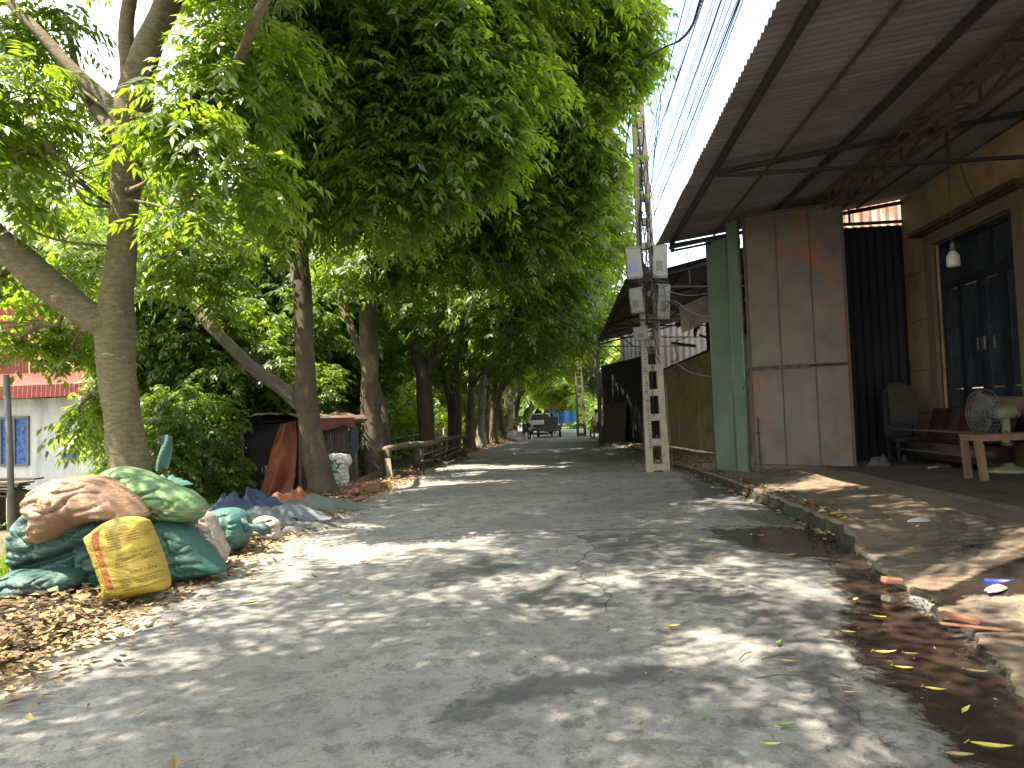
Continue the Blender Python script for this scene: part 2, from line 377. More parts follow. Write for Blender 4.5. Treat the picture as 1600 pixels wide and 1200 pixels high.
# ---------------------------------------------------------------- foliage machinery
def frond_arrays(P, az, pit, L, npairs, ll, lw, droop, jit, g, fv=None):
    n = len(P); ca, sa = np.cos(az), np.sin(az); cp, sp = np.cos(pit), np.sin(pit)
    d = np.stack([ca*cp, sa*cp, sp], 1); side = np.stack([-sa, ca, g.normal(0, .25, n)], 1); side /= np.linalg.norm(side, axis=1)[:, None]
    Z = np.array([0, 0, 1.0]); Vs, var = [], []; fv = np.clip(g.normal(.45, .22, n) if fv is None else fv+g.normal(0, .13, n), 0, 1)
    sk = [(.22+.74*(k/(npairs-1 if npairs > 1 else 1)), sg) for k in range(npairs) for sg in (-1, 1)]+[(1.0, 0)]
    for s_, sg in sk:
        p = P+d*(L*s_)[:, None]-Z*(droop*L*s_*s_)[:, None]
        t_ = d-Z*(2*droop*s_)[:, None]; t_ /= np.linalg.norm(t_, axis=1)[:, None]
        dr = t_*(.55 if sg else 1)+side*(sg*.85)-Z*.30+g.normal(0, jit, (n, 3)); dr /= np.linalg.norm(dr, axis=1)[:, None]
        up = np.cross(t_, side)+g.normal(0, .35, (n, 3)); w = np.cross(dr, up); w /= np.linalg.norm(w, axis=1)[:, None]+1e-9
        l = (ll*(L/.38)*(1-.35*abs(s_-.55))*g.uniform(.85, 1.15, n))[:, None]; ww = l*lw/2
        Vs.append(np.stack([p, p+dr*l*.42+w*ww, p+dr*l-Z*l*.12, p+dr*l*.42-w*ww], 1)); var.append(np.clip(fv+g.normal(0, .1, n), 0, 1))
    V = np.stack(Vs, 1).reshape(-1, 3); var = np.repeat(np.stack(var, 1).reshape(-1), 4)
    return V, var
DENS = .68
def crown_mesh(name, blobs, g, L=.38, npairs=5, ll=.115, lw=.40, per=12, spread=.30, shell=.5):
    """blobs: (centre, radii, clumps). returns mesh + clump centres per blob"""
    Vs, vr, cl = [], [], []
    for c, r, n in blobs:
        n = max(3, int(n*DENS)); dv = g.normal(0, 1, (n, 3)); dv /= np.linalg.norm(dv, axis=1)[:, None]
        rad = g.uniform(shell, 1, n)**.6; C = np.array(c)+dv*rad[:, None]*np.array(r)
        C += .25*np.stack([np.sin(C[:, 2]*2.1), np.cos(C[:, 0]*2.3), np.sin(C[:, 1]*1.9)], 1)
        cl.append(C)
        m = n*per; P = np.repeat(C, per, 0)+g.normal(0, spread*.45, (m, 3)); out = np.repeat(np.arctan2(dv[:, 1]*r[1], dv[:, 0]*r[0]), per)
        az = out+g.normal(0, 1.25, m); pit = g.normal(.0, .42, m); Ls = L*g.uniform(.7, 1.2, m)
        V, a = frond_arrays(P, az, pit, Ls, npairs, ll, lw, g.uniform(.25, .65, m), .16, g, np.repeat(np.clip(g.normal(.42, .27, n), 0, 1.1), per)); Vs.append(V); vr.append(a)
    V = np.concatenate(Vs); vr = np.concatenate(vr); nq = len(V)//4
    me = npmesh(name, V, np.arange(nq*4).reshape(nq, 4)); setattr_(me, 'var', vr)
    return me, cl
def curve(a, b, sag=0, n=5, wob=.0, seed=0):
    a, b = Vector(a), Vector(b); out = []
    for i in range(n+1):
        f = i/n; p = a.lerp(b, f); p.z += sag*4*f*(1-f)
        w_ = wob*math.sin(math.pi*f); p += Vector((nz(f*3+seed, 1), nz(f*3+seed, 7), .5*nz(f*3+seed, 13)))*w_*2
        out.append(p)
    return out
def tree(name, label, group, stems, limbs, blobs, leaf=LEAF, bark=BARK, cat='tree', seed=1, twigs=.5, **kw):
    """stems: list of (points, radii) for trunk and drawn limbs; limbs: per blob automatic branches"""
    g = np.random.default_rng(seed); base = Vector(stems[0][0][0])
    root = empty(name, base, label, cat, group)
    tb = MB()
    for i, (pts, rr) in enumerate(stems):
        P_ = [Vector(p) for p in pts]; R_ = list(rr); Q_, S_ = [], []
        for k in range(len(P_)-1):
            for m in range(4):
                f = m/4; p0, p1, p2, p3 = P_[max(k-1, 0)], P_[k], P_[k+1], P_[min(k+2, len(P_)-1)]
                Q_.append(.5*((2*p1)+(p2-p0)*f+(2*p0-5*p1+4*p2-p3)*f*f+(3*p1-p0-3*p2+p3)*f**3)); S_.append(R_[k]+(R_[k+1]-R_[k])*f)
        Q_.append(P_[-1]); S_.append(R_[-1])
        if i == 0: S_[0] *= 1.55; S_[1] *= 1.25; S_[2] *= 1.08
        tb.tube(Q_, S_, 16 if S_[0] > .1 else 8, rough=.22)
    tb.build('trunk', bark, root, True)
    me, cl = crown_mesh('crown', blobs, g, **kw)
    cr_ = link('crown', me, leaf, root)
    allp = [Vector(p) for pts, _ in stems for p in pts if Vector(p).z > 1.8] or [Vector(stems[0][0][-1])]
    br = MB()
    for (c, r, n), C in zip(blobs, cl):
        c = Vector(c); a = min(allp, key=lambda q: (q-c).length+(2 if q.z > c.z+.5 else 0))
        L_ = curve(a, c, .25, 6, .25, seed); r0 = .035+.012*max(r)
        br.tube(L_, [r0*(1-.6*i/6) for i in range(7)], 7)
        for k in range(int(n*twigs)):
            q = Vector(C[k]); s0 = L_[rnd.choice((3, 4, 5, 6))]
            br.tube(curve(s0, q, .08, 3, .12, k), [.014, .011, .008, .004], 4, cap=False)
    br.build('branch', bark, root, True)
    return root
def copy_tree(o, loc, rz=0, scale=1, label=None, parent=None):
    c = o.copy(); COL.objects.link(c)
    if parent is None:
        c.location = loc; c.rotation_euler = (0, 0, rz); c.scale = (scale,)*3
        if label: c['label'] = label
    else: c.parent = parent
    for ch in o.children: copy_tree(ch, None, parent=c)
    return c
def V3(v): return (v.x, v.y, v.z)
G1 = 'trees in the row along the left verge'

# tree nearest the camera, behind the sacks
Y1 = 9.0
def a1(u, v, dy=0): return V3(at(u, v, Y1+dy))
b0 = at(214, 800, Y1); b0.z = -.1
tree('verge_tree', 'big mottled trunk forking low, standing right behind the pile of sacks', G1,
  [([V3(b0), a1(203,735), a1(192,660), a1(184,590), a1(178,520), a1(184,460), a1(190,400), a1(195,300), a1(199,235), a1(208,165), a1(225,90), a1(262,0,.1), a1(300,-110,.3), a1(340,-240,.5)], [.30,.255,.235,.23,.26,.20,.18,.185,.19,.22,.185,.165,.15,.11]),
   ([a1(178,515), a1(140,492,-.1), a1(85,452,-.2), a1(30,405,-.3), a1(-50,330,-.5), a1(-160,190,-.7), a1(-230,20,-.9)], [.22,.20,.20,.19,.17,.14,.10]),
   ([a1(200,195), a1(165,155), a1(120,115), a1(75,65), a1(20,10), a1(-60,-80)], [.14,.095,.085,.08,.07,.05]),
   ([a1(205,160), a1(200,100), a1(197,40), a1(205,-40), a1(190,-160)], [.12,.10,.095,.09,.06]),
   ([a1(180,205), a1(150,170,.2), a1(125,135,.4), a1(110,60,.7)], [.1,.08,.07,.04]),
   ([a1(195,182), a1(235,182,-.3), a1(270,180,-.5), a1(300,165,-.7), a1(350,150,-1)], [.075,.05,.042,.034,.02]),
   ([a1(200,200), a1(250,190,-.6), a1(300,190,-1.0), a1(345,190,-1.2)], [.03,.022,.018,.01]),
   ([a1(198,300,-.1), a1(228,285,-.5), a1(255,255,-.8), a1(300,240,-1)], [.05,.026,.022,.015]),
   ([a1(196,312,-.1), a1(235,318,-.4), a1(265,325,-.6), a1(300,318,-.8)], [.03,.02,.016,.012]),
   ([a1(186,322), a1(140,320,-.3), a1(118,295,-.5), a1(110,262,-.6), a1(85,240,-.7)], [.022,.018,.016,.014,.01]),
   ([a1(184,385), a1(120,380,-.4), a1(60,365,-.5), a1(10,325,-.6)], [.02,.016,.014,.01])],
  None,
  [(at(375,70,8.6), (.6,.7,.5), 22), (at(355,150,8.4), (.55,.6,.25), 20), (at(330,225,8.0), (.5,.5,.16), 14), (at(385,280,8.4), (.5,.5,.22), 14), (at(270,215,7.9), (.22,.25,.08), 4),
   (at(400,120,9), (.6,.8,.5), 20), (at(290,330,8.3), (.45,.4,.12), 7),
   (at(40,165,8.6), (.55,.6,.5), 34), (at(25,270,8.2), (.4,.5,.4), 12), (at(60,35,9.6), (.8,.6,.4), 26), (at(10,450,10.2), (.6,.5,.4), 14), (at(30,545,10.5), (.8,.5,.28), 26), (at(120,560,10.8), (.5,.5,.25), 14), (at(125,655,11), (.45,.5,.3), 14),
   (at(-160,150,8.6), (1.5,1.4,1.4), 80), (at(160,-200,9.6), (3.0,2.2,1.0), 200), (at(430,-130,9.4), (2.2,2.0,1.1), 130), ((-2.6,7.6,8.7), (2.2,2.4,.9), 220), ((-.5,6.4,9.1), (1.9,2.6,.8), 210)],  # last two: foliage added above the view to shade lane and pavement
  LEAF, BARK, seed=3, per=8, L=.48, ll=.14, lw=.34, npairs=6, spread=.24, shell=.2)

# second tree in front of the shed, third and so on down the verge
Y2 = 14.0
def a2(u, v, dy=0): return V3(at(u, v, Y2+dy))
tree('verge_tree', 'straight brown trunk with one long arm reaching left, beside the tarpaulin shed', G1,
  [([a2(508,788), a2(498,740), a2(488,690), a2(480,620), a2(476,540), a2(473,450), a2(470,380), a2(478,270), a2(492,130), a2(505,0), a2(520,-120)], [.30,.27,.235,.215,.19,.17,.165,.15,.12,.09,.05]),
   ([a2(476,640), a2(440,607,.1), a2(390,570,.3), a2(330,510,.6), a2(280,455,.9), a2(235,405,1.2), a2(180,360,1.6), a2(120,330,2)], [.15,.14,.13,.12,.11,.10,.08,.05]),
   ([a2(472,400), a2(500,330,-.4), a2(560,250,-1), a2(640,160,-1.6), a2(740,90,-2)], [.12,.10,.08,.06,.04]),
   ([a2(474,460), a2(440,380,.5), a2(400,300,1), a2(350,200,1.4)], [.1,.08,.06,.04])],
  None,
  [(at(520,130,11.8), (1.4,1.3,1.3), 220), (at(640,110,11.6), (1.4,1.4,1.3), 230), (at(620,260,11.8), (1.1,1.1,.9), 130), (at(470,300,12.3), (.9,1,.7), 80), (at(430,190,12.4), (.9,1,.9), 90),
   (at(760,60,12.2), (1.4,1.5,1.2), 200), (at(730,210,12.2), (.8,1,.9), 100), (at(560,-90,12), (3.6,3,1.4), 420), (at(800,-90,12.4), (2.2,2.6,1.2), 260),
   ((-8.4, 10.8, 6.0), (1.6,1.6,.7), 70), (at(330,400,13.2), (1.0,1,.7), 70), (at(180,430,14.5), (1.2,1.2,.8), 70)],
  LEAF, BARK2, seed=5, per=8, L=.50, ll=.15, lw=.36, spread=.34, shell=.35)
Y3 = 18.0
def a3(u, v, dy=0): return V3(at(u, v, Y3+dy))
tree('verge_tree', 'dark mossy trunk at the near end of the log rail', G1,
  [([a3(590,760), a3(584,710), a3(580,650), a3(577,580), a3(576,500), a3(580,420), a3(590,300), a3(610,150), a3(640,0)], [.36,.31,.25,.23,.22,.20,.17,.13,.08]),
   ([a3(577,580), a3(560,540,.2), a3(535,480,.5), a3(505,420,.8)], [.14,.12,.09,.06]),
   ([a3(578,440), a3(640,360,-.6), a3(740,270,-1.2), a3(830,210,-1.6), a3(910,140,-2)], [.15,.12,.1,.07,.04]),
   ([a3(604,735,.4), a3(604,680,.5), a3(598,640,.6), a3(590,600,.7)], [.11,.10,.09,.07])],
  None,
  [(at(905,75,15.2), (1.35,1.5,1.35), 250), (at(968,90,15), (.55,.9,.6), 60), (at(860,190,15.6), (1.5,1.6,1.4), 260), (at(915,215,15.6), (.45,.9,.8), 40), (at(780,240,16), (1.5,1.6,1.6), 230), (at(690,350,16.4), (1.5,1.4,1.2), 150),
   (at(850,330,17), (1.4,1.6,1.2), 170), (at(580,400,17), (1.5,1.4,.9), 110), (at(740,20,16), (2.5,2,2), 200), (at(900,-100,15.6), (1.9,2.4,1.6), 230), (at(780,410,17.5), (1.2,1.2,.8), 80)],
  LEAF, BARK2, seed=7, per=8, L=.52, ll=.155, lw=.36, spread=.36, shell=.35)
Y4 = 23.8
def a4(u, v, dy=0): return V3(at(u, v, Y4+dy))
tree('verge_tree', 'thick forked trunk with pale split bark behind the middle of the log rail', G1,
  [([a4(669,726), a4(667,680), a4(664,630), a4(662,590), a4(650,545), a4(635,480), a4(620,380)], [.33,.28,.27,.27,.20,.15,.1]),
   ([a4(662,600), a4(678,555), a4(700,480), a4(740,380), a4(800,300)], [.2,.16,.13,.1,.06])],
  None,
  [(at(860,360,20.5), (2.0,2.4,2.4), 330), (at(905,300,20), (.9,1.6,1.3), 90), (at(790,480,21), (1.9,1.8,1.3), 200), (at(700,450,22), (2.0,1.8,1.5), 170), (at(620,330,22), (3,2.4,2.6), 300), (at(850,160,21), (2.2,2.5,2.5), 260), (at(860,450,22), (1.3,1.5,1.0), 110)],
  LEAF2, BARK2, seed=9, per=5, L=.56, ll=.15, twigs=.3)
Y5 = 26.8
def a5(u, v, dy=0): return V3(at(u, v, Y5+dy))
tree('verge_tree', 'twin trunk, one stem dark and one yellowish, at the far end of the log rail', G1,
  [([a5(710,714), a5(712,680), a5(712,630), a5(710,560), a5(715,480), a5(740,380)], [.26,.22,.2,.18,.15,.1]),
   ([a5(703,712), a5(704,680), a5(702,630), a5(690,580), a5(675,520)], [.12,.10,.095,.09,.06])],
  None,
  [(at(850,470,25), (2.0,2.4,1.6), 190), (at(760,520,26), (2.4,2.2,1.4), 190), (at(880,380,25), (1.6,2.4,2.2), 160), (at(700,500,27), (2.4,2.4,2.0), 150), (at(800,260,26), (3,3,3), 200)],
  LEAF2, BARK2, seed=13, per=5, L=.55, ll=.17, npairs=4, twigs=.3)

Y6 = 34.0
tree('verge_tree', 'tall bright tree whose high crown hangs over the lane beyond the dark crowns', G1,
  [([(-4.35,34.6,-.1), (-4.25,34.6,1.5), (-4.1,34.5,3), (-3.6,34.4,5), (-2.6,34.3,7), (-1.2,34.2,9)], [.22,.19,.17,.15,.12,.08]),
   ([(-3.6,34.4,5), (-2,34,6.2), (0,33.8,7.4)], [.12,.09,.05])],
  None,
  [(at(938,300,33), (1.5,2.2,1.7), 130), (at(905,230,33), (2.2,2.2,2.2), 150), (at(935,400,35), (1.5,2.2,1.5), 110), (at(915,470,37), (1.7,2.2,1.5), 110), (at(890,530,39), (2.2,2.2,1.4), 110), (at(870,380,36), (2.2,2.2,2.2), 120)],
  LEAF3, BARK2, seed=15, per=8, L=.60, ll=.19, npairs=4, twigs=.2)
# prototype for the rest of the row
def proto(name, label, seed, leaf, bark, h=4.4, r=.2, lean=.3, dens=1.0, group=G1, cat='tree', rad=3.0, L=.62, off=1.2):
    g = random.Random(seed)
    st = [(0,0,-.15),(lean*.1,.02,h*.2),(lean*.3,0,h*.45),(lean*.6,.1,h*.7),(lean,0,h),(lean*1.5,.1,h*1.45),(lean*2,0,h*1.9)]
    stems = [(st, [r*1.15,r,r*.9,r*.85,r*.75,r*.5,r*.2])]
    for k in range(4):
        a = k*1.57+g.uniform(-.5, .5); z0 = h*(.6+.15*k)
        stems.append(([(lean*.6,0,z0),(lean*.6+math.cos(a)*.8,math.sin(a)*.8,z0+.9),(lean*.6+math.cos(a)*2,math.sin(a)*2,z0+1.8)], [r*.5,r*.35,r*.12]))
    blobs = []
    for k in range(7):
        a = k*.9+g.uniform(-.3, .3); rr = g.uniform(.5, 1)*rad*.65
        blobs.append(((off+math.cos(a)*rr, math.sin(a)*rr, h*1.0+g.uniform(.2, h*.9)), (rad*.55, rad*.55, rad*.42), 75*dens))
    blobs.append(((off, 0, h*1.9), (rad*.8, rad*.8, rad*.5), 110*dens))
    return tree(name, label, group, stems, None, blobs, leaf, bark, cat, seed, .15, per=4 if group == G1 else 8, L=L, ll=L*.33, npairs=4, lw=.42)
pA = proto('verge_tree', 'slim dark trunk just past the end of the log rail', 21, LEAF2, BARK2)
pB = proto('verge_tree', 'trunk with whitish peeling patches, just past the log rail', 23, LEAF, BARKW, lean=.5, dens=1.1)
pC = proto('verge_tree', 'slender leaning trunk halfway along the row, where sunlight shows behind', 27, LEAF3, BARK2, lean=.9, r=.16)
pA.location = at(735, 702, 31.0); pA.location.z = 0
pB.location = at(750, 702, 32.3); pB.location.z = 0; pB.rotation_euler.z = .2
pC.location = at(772, 696, 36.2); pC.location.z = 0
for i, (src, x, y, rz, sc, lb) in enumerate([
    (pA, -4.35, 39, .4, 1.0, 'straight dark trunk two places before the parked motorbike'),
    (pC, -4.1, 43, 2.8, 1.05, 'thin trunk leaning left just before the parked motorbike'),
    (pB, -4.4, 50, -.3, 1.1, 'tree beside the white car far down the lane'),
    (pC, -4.6, 57, .3, 1.15, 'bright green tree beyond the white car'),
    (pA, -6.2, 66, 0, 1.2, 'row tree seen above the white car'),
    (pC, -7.4, 76, .5, 1.25, 'last bright tree on the left where the lane bends'),
    ]):
    copy_tree(src, (x, y, 0), rz, sc, lb)
pS = proto('verge_tree', 'tree beside the camera with thin boughs over the near road', 29, LEAF, BARK, h=4.8, r=.19, rad=4.0, dens=1.35, L=.46, off=1.6)
pS.location = (-5.9, 2.3, 0)
for x, y, rz, lb in [(-5.6, -2.8, .5, 'thinly leaved tree just behind the camera on the verge'), (-5.8, -7.8, -.4, 'thinly leaved tree well behind the camera')]: copy_tree(pS, (x, y, 0), rz, 1.1, lb)
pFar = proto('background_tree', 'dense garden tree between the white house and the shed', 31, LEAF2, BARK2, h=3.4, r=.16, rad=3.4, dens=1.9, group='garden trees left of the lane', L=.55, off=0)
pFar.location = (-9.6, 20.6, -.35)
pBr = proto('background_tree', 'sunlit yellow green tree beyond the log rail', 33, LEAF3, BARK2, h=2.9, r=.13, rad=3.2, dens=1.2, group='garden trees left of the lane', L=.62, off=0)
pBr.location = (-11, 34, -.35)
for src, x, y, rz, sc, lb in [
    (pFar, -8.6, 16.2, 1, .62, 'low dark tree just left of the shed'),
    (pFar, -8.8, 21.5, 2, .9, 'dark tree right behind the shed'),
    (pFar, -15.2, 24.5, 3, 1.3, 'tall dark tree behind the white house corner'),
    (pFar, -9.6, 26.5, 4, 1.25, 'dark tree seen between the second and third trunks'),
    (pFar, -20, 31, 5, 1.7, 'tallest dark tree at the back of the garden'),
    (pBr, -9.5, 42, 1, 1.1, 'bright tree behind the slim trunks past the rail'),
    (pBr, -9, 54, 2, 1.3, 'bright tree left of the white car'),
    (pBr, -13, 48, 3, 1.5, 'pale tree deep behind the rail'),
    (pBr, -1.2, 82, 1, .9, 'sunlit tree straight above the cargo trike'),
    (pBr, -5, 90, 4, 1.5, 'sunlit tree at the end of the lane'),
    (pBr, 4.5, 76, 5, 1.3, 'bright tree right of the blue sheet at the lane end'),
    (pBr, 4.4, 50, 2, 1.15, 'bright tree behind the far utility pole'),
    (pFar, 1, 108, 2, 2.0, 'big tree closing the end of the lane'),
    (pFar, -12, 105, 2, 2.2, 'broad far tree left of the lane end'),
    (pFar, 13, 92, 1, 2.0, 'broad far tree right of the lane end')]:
    copy_tree(src, (x, y, -.2), rz, sc, lb)

# ---------------------------------------------------------------- right side: metal canopy, house, gate
TIN = M('canopy_tin', (.27, .265, .29), (.19, .18, .20), 1.2, .6, .15, stain=(.16, .10, .07), stain_scale=1.4, stain_pos=(.5, .75), metal=.25, stretch=(.3, 2, 1))
STEEL = M('steel_dark', (.05, .048, .055), (.035, .03, .03), 6, .6, .2, stain=(.10, .045, .025), stain_scale=4, stain_pos=(.6, .75), metal=.3)
STEELL = M('steel_rusty', (.11, .085, .07), (.07, .05, .04), 6, .7, .3, stain=(.14, .06, .03), stain_scale=3, metal=.2)
EX, EZ, SL, YN, YF = 2.0, 5.10, .135, -3.0, 15.6
def roofz(x): return EZ+SL*(x-EX)
canopy = empty('metal_canopy', (4.5, 6, 5.4), 'big corrugated metal canopy roof over the pavement, seen from below', 'canopy')
b = MB(); pitch = .13; nper = int((YF-YN)/pitch)
vs = []; cols = 9; rows = nper*6+1
for j in range(rows):
    y = YN+j*pitch/6; w = .021*math.sin(2*math.pi*j/6)
    for i in range(cols):
        x = EX-.05*nz(int(y/.9)*3.3, 1)-.03+(9.4-EX)*i/(cols-1)
        vs.append((x, y, roofz(x)+w+.012*nz(x*.7, y*.6)))
fs = [(j*cols+i, j*cols+i+1, (j+1)*cols+i+1, (j+1)*cols+i) for j in range(rows-1) for i in range(cols-1)]
b.add(vs, fs); b.build('roof_sheet', TIN, canopy, True)
for x in (2.28, 4.15):
    MB().box((x, (YN+YF)/2, roofz(x)-.075), (.055, YF-YN-.1, .11)).build('purlin', STEEL, canopy)
for x in (3.2, 6.2):
    MB().box((x, (YN+YF)/2, roofz(x)-.045), (.03, YF-YN-.2, .04)).build('purlin', STEELL, canopy)
for y in (2.5, 5.6, 10.6, 15.2):
    MB().bar((2.3, y, roofz(2.3)-.16), (7.0, y, roofz(7.0)-.16), .07, .07).build('rafter', STEEL, canopy)
for y in (10.6,):
    c = MB(); c.bar((2.3, y, 4.93), (7.0, y, 4.93), .05, .05); c.bar((5.55, y, 4.95), (5.55, y, roofz(5.55)-.19), .04); c.bar((2.3, y, 4.93), (2.3, y, roofz(2.3)-.13), .05)
    c.build('tie_beam', STEEL, canopy)
tr = MB(); y0, y1 = -2.5, 15.3; zt = roofz(5.0)-.12; zb = 5.13
for x in (4.82, 5.16):
    tr.bar((x, y0, zt), (x, y1, zt), .05); tr.bar((x, y0, zb), (x, y1, zb), .05)
y = y0; k = 0
while y < y1-.5:
    for x in (4.82, 5.16):
        tr.bar((x, y, zb), (x, y, zt), .035)
        tr.bar((x, y, zb if k % 2 else zt), (x, y+1.05, zt if k % 2 else zb), .03)
    tr.bar((4.82, y, zb), (5.16, y, zb), .03); tr.bar((4.82, y, zt), (5.16, y, zt), .03)
    tr.bar((4.82, y, zb), (5.16, y+.5, zb), .022)
    y += 1.05; k += 1
tr.build('truss', STEELL, canopy)
# far eave fixtures: slanting bracket and cross bars under the far eave corner
c = MB(); c.bar(at(1045, 388, 14.6), at(1140, 368, 14.6), .05); c.bar(at(1052, 375, 14.9), at(1050, 392, 14.6), .07); c.bar(at(1050, 392, 14.6), at(1135, 375, 15.2), .045)
c.build('bracket', STEEL, canopy)

# house wall with tall blue glazed doors
WALL = M('house_plaster', (.40, .28, .17), (.30, .205, .125), 1.2, .85, .2, stain=(.17, .10, .055), stain_scale=.9, stain_pos=(.5, .75), fine=70)
TRIM = M('window_trim', (.16, .125, .075), (.11, .085, .05), 3, .8, .2)
LINT = M('lintel_wood', (.085, .05, .035), (.05, .03, .02), 5, .7, .3)
NAVY = M('navy_frame', (.010, .013, .028), (.006, .008, .018), 4, .45, .1)
GLASSD = M('dark_glass', (.035, .045, .06), (.02, .028, .04), 2, .12, 0)
house = empty('house', (7.2, 9, .35), 'tan plastered house front with tall dark blue doors under the canopy', 'house')
HX = 7.0; D0, D1, DT = 11.55, 14.05, 4.45
b = MB()
def wallq(y0_, y1_, z0_, z1_): b.box((HX+.15, (y0_+y1_)/2, (z0_+z1_)/2), (.3, y1_-y0_, z1_-z0_))
wallq(D1, YF-.30, .2, 5.7); wallq(-3, D0, .2, 5.7); wallq(D0, D1, DT, 5.7); wallq(D0, D1, .2, 1.25)
b.build('wall', WALL, house)
for z in (3.1, 2.1, 4.05, 1.25):
    g_ = MB(); g_.box((HX-.004, (D1+.35+YF-.25)/2, z), (.012, YF-.25-D1-.35, .014)); g_.build('render_joint', LINT, house)
b = MB()
b.box((HX-.03, D1+.13, (1.25+DT)/2+.0), (.10, .26, DT-1.25+.0)); b.box((HX-.03, D0-.13, (1.25+DT)/2), (.10, .26, DT-1.25)); b.box((HX-.032, (D0+D1)/2, DT+.11), (.104, D1-D0+.52, .22))
b.build('door_surround', TRIM, house)
b = MB(); b.box((HX-.14, (D0+D1)/2-.02, DT+.285), (.30, D1-D0+.85, .085)); b.box((HX-.10, (D0+D1)/2-.02, DT+.232), (.18, D1-D0+.7, .03))
b.build('lintel', LINT, house)
dr = MB(); yw = (D1-D0)
fx = HX+.12
dr.box((fx, D0+.05, (1.25+DT)/2), (.09, .1, DT-1.25)); dr.box((fx, D1-.05, (1.25+DT)/2), (.09, .1, DT-1.25)); dr.box((fx, (D0+D1)/2, DT-.05), (.088, yw-.2, .1)); dr.box((fx, (D0+D1)/2, 3.62), (.088, yw-.2, .14))
for k in range(1, 4): dr.box((fx, D0+yw*k/4, 2.4), (.08, .14, 2.3))
dr.box((fx, D0+yw*.36, 4.02), (.08, .1, .66))
dd_ = dr.build('door', NAVY, house)
b = MB()
for k in range(4):
    b.box((fx+.02, D0+yw*(k+.5)/4, 2.62), (.02, yw/4-.16, 1.84)); b.box((fx+.01, D0+yw*(k+.5)/4, 1.48), (.05, yw/4-.16, .4))
b.box((fx+.02, (D0+D1)/2, 4.03), (.02, yw-.22, .66)); b.build('pane', GLASSD, dd_)
CHR = M('chrome', (.4, .4, .38), None, 5, .3, 0, metal=.9)
for o_ in (-.1, .1): MB().box((fx-.07, D0+yw*.5+o_, 2.45), (.03, .02, .22)).build('handle', CHR, dd_)
# room box behind so no daylight leaks
MB().box((9.3, 7, 3.2), (.2, 21, 6.5)).build('back_wall', WALL, house)

# dark partition closing the far end under the canopy, with a framed gap to the lit rusty sheet behind
DARKSHEET = M('dark_sheet', (.014, .014, .024), (.008, .008, .015), 2, .75, .2, stain=(.035, .02, .018), stain_scale=1.1, stain_pos=(.58, .8), stretch=(1, 1, .4))
def corr(x0, x1, y, z0, z1, amp=.02, per=.17, axis='x', jag=0, slope=0):
    m = MB(); n = max(4, int(abs(x1-x0)/per*8)); vs = []
    for i in range(n+1):
        f = i/n; s_ = x0+(x1-x0)*f; w = amp*math.sin(2*math.pi*s_/per); zt_ = z1+slope*f+(jag*nz(s_*3, 4) if jag else 0)
        for z in (z0, (z0*2+zt_)/3, (z0+2*zt_)/3, zt_):
            q = (s_, y+w+.01*nz(s_*2, z), z) if axis == 'x' else (y+w+.01*nz(s_*2, z), s_, z); vs.append(q)
    m.add(vs, [(4*i+k, 4*i+k+1, 4*i+5+k, 4*i+4+k) for i in range(n) for k in range(3)]); return m
t_ = tag(corr(5.0, 7.12, 15.33, .3, 5.18, .02, .17).build('partition_sheet', DARKSHEET, None, True), 'dark navy corrugated partition between the brown gate and the house wall', 'partition')
RUSTT = M('rusty_tin', (.42, .22, .14), (.30, .12, .07), 4, .75, .3, stain=(.45, .38, .30), stain_scale=2.5, stain_pos=(.45, .6), stretch=(1, 1, .35))
tag(corr(4.6, 8.6, 17.3, .2, 6.3, .03, .2).build('neighbour_sheet', RUSTT, None, True), 'sunlit rusty corrugated sheet seen through the gap above the dark partition', 'sheet')
tag(corr(5.75, 7.0, 16.4, .2, 5.33, .03, .19, jag=.03).build('tin_offcut', M('tin_offcut', (.10, .065, .05), (.06, .04, .03), 3, .8, .2), None, True), 'scalloped dark tin edge below the sunlit rusty sheet', 'sheet')
f_ = MB(); fy = 15.3
pz0, pz1 = 5.24, 5.56
f_.box((6.12, fy-.02, pz0), (2.25, .05, .06)); f_.box((7.22, fy-.021, 5.4), (.05, .052, .40)); f_.box((5.95, fy-.02, 5.4), (.035, .04, .3))
tag(f_.build('gap_frame', STEEL, None), 'thin dark steel frame around the gap under the canopy end', 'frame')

# tall folding steel gate: brown two-panel leaf, green folded leaves on its left
GATEM = M('gate_brown', (.155, .13, .105), (.09, .075, .062), 1.1, .50, .12, stain=(.20, .075, .04), stain_scale=.85, stain_pos=(.5, .62), metal=.35, fine=90)
GATEG = M('gate_green', (.17, .23, .165), (.12, .17, .125), 1.6, .5, .1, stain=(.22, .20, .15), stain_scale=4, stain_pos=(.62, .72), metal=.1)
gate = empty('folding_gate', (3.5, 13.9, .25), 'tall brown folding steel gate leaf standing half open on the pavement, green inside', 'gate')
ga, gb = Vector((3.42, 13.94, 0)), Vector((5.10, 13.40, 0))
gd = (gb-ga).normalized(); gn_ = Vector((-gd.y, gd.x, 0)); GW = (gb-ga).length
gm = Matrix((gd, gn_, Vector((0, 0, 1)))).transposed()
def gp(s, o, z): p = ga+gd*s-gn_*o; return Vector((p.x, p.y, z))
z0, zm, z1 = .30, 2.22, 5.2
def panel(s0, s1, za, zb_, o=0):
    m = MB(); ns, nz_ = 24, 30; 
    def fn(u, v):
        s = s0+(s1-s0)*u; z = za+(zb_-za)*v; dent = .010*nz(s*2.2, z*1.5, 3)+.006*nz(s*6, z*3, 9); edge = min(u, 1-u, v, 1-v)
        return gp(s, o+dent*min(1, edge*8), z)
    m.quadgrid(fn, ns, nz_)
    m.quadgrid(lambda u, v: gp(s0+(s1-s0)*(1-u), o-.03, za+(zb_-za)*v), 1, 1); return m
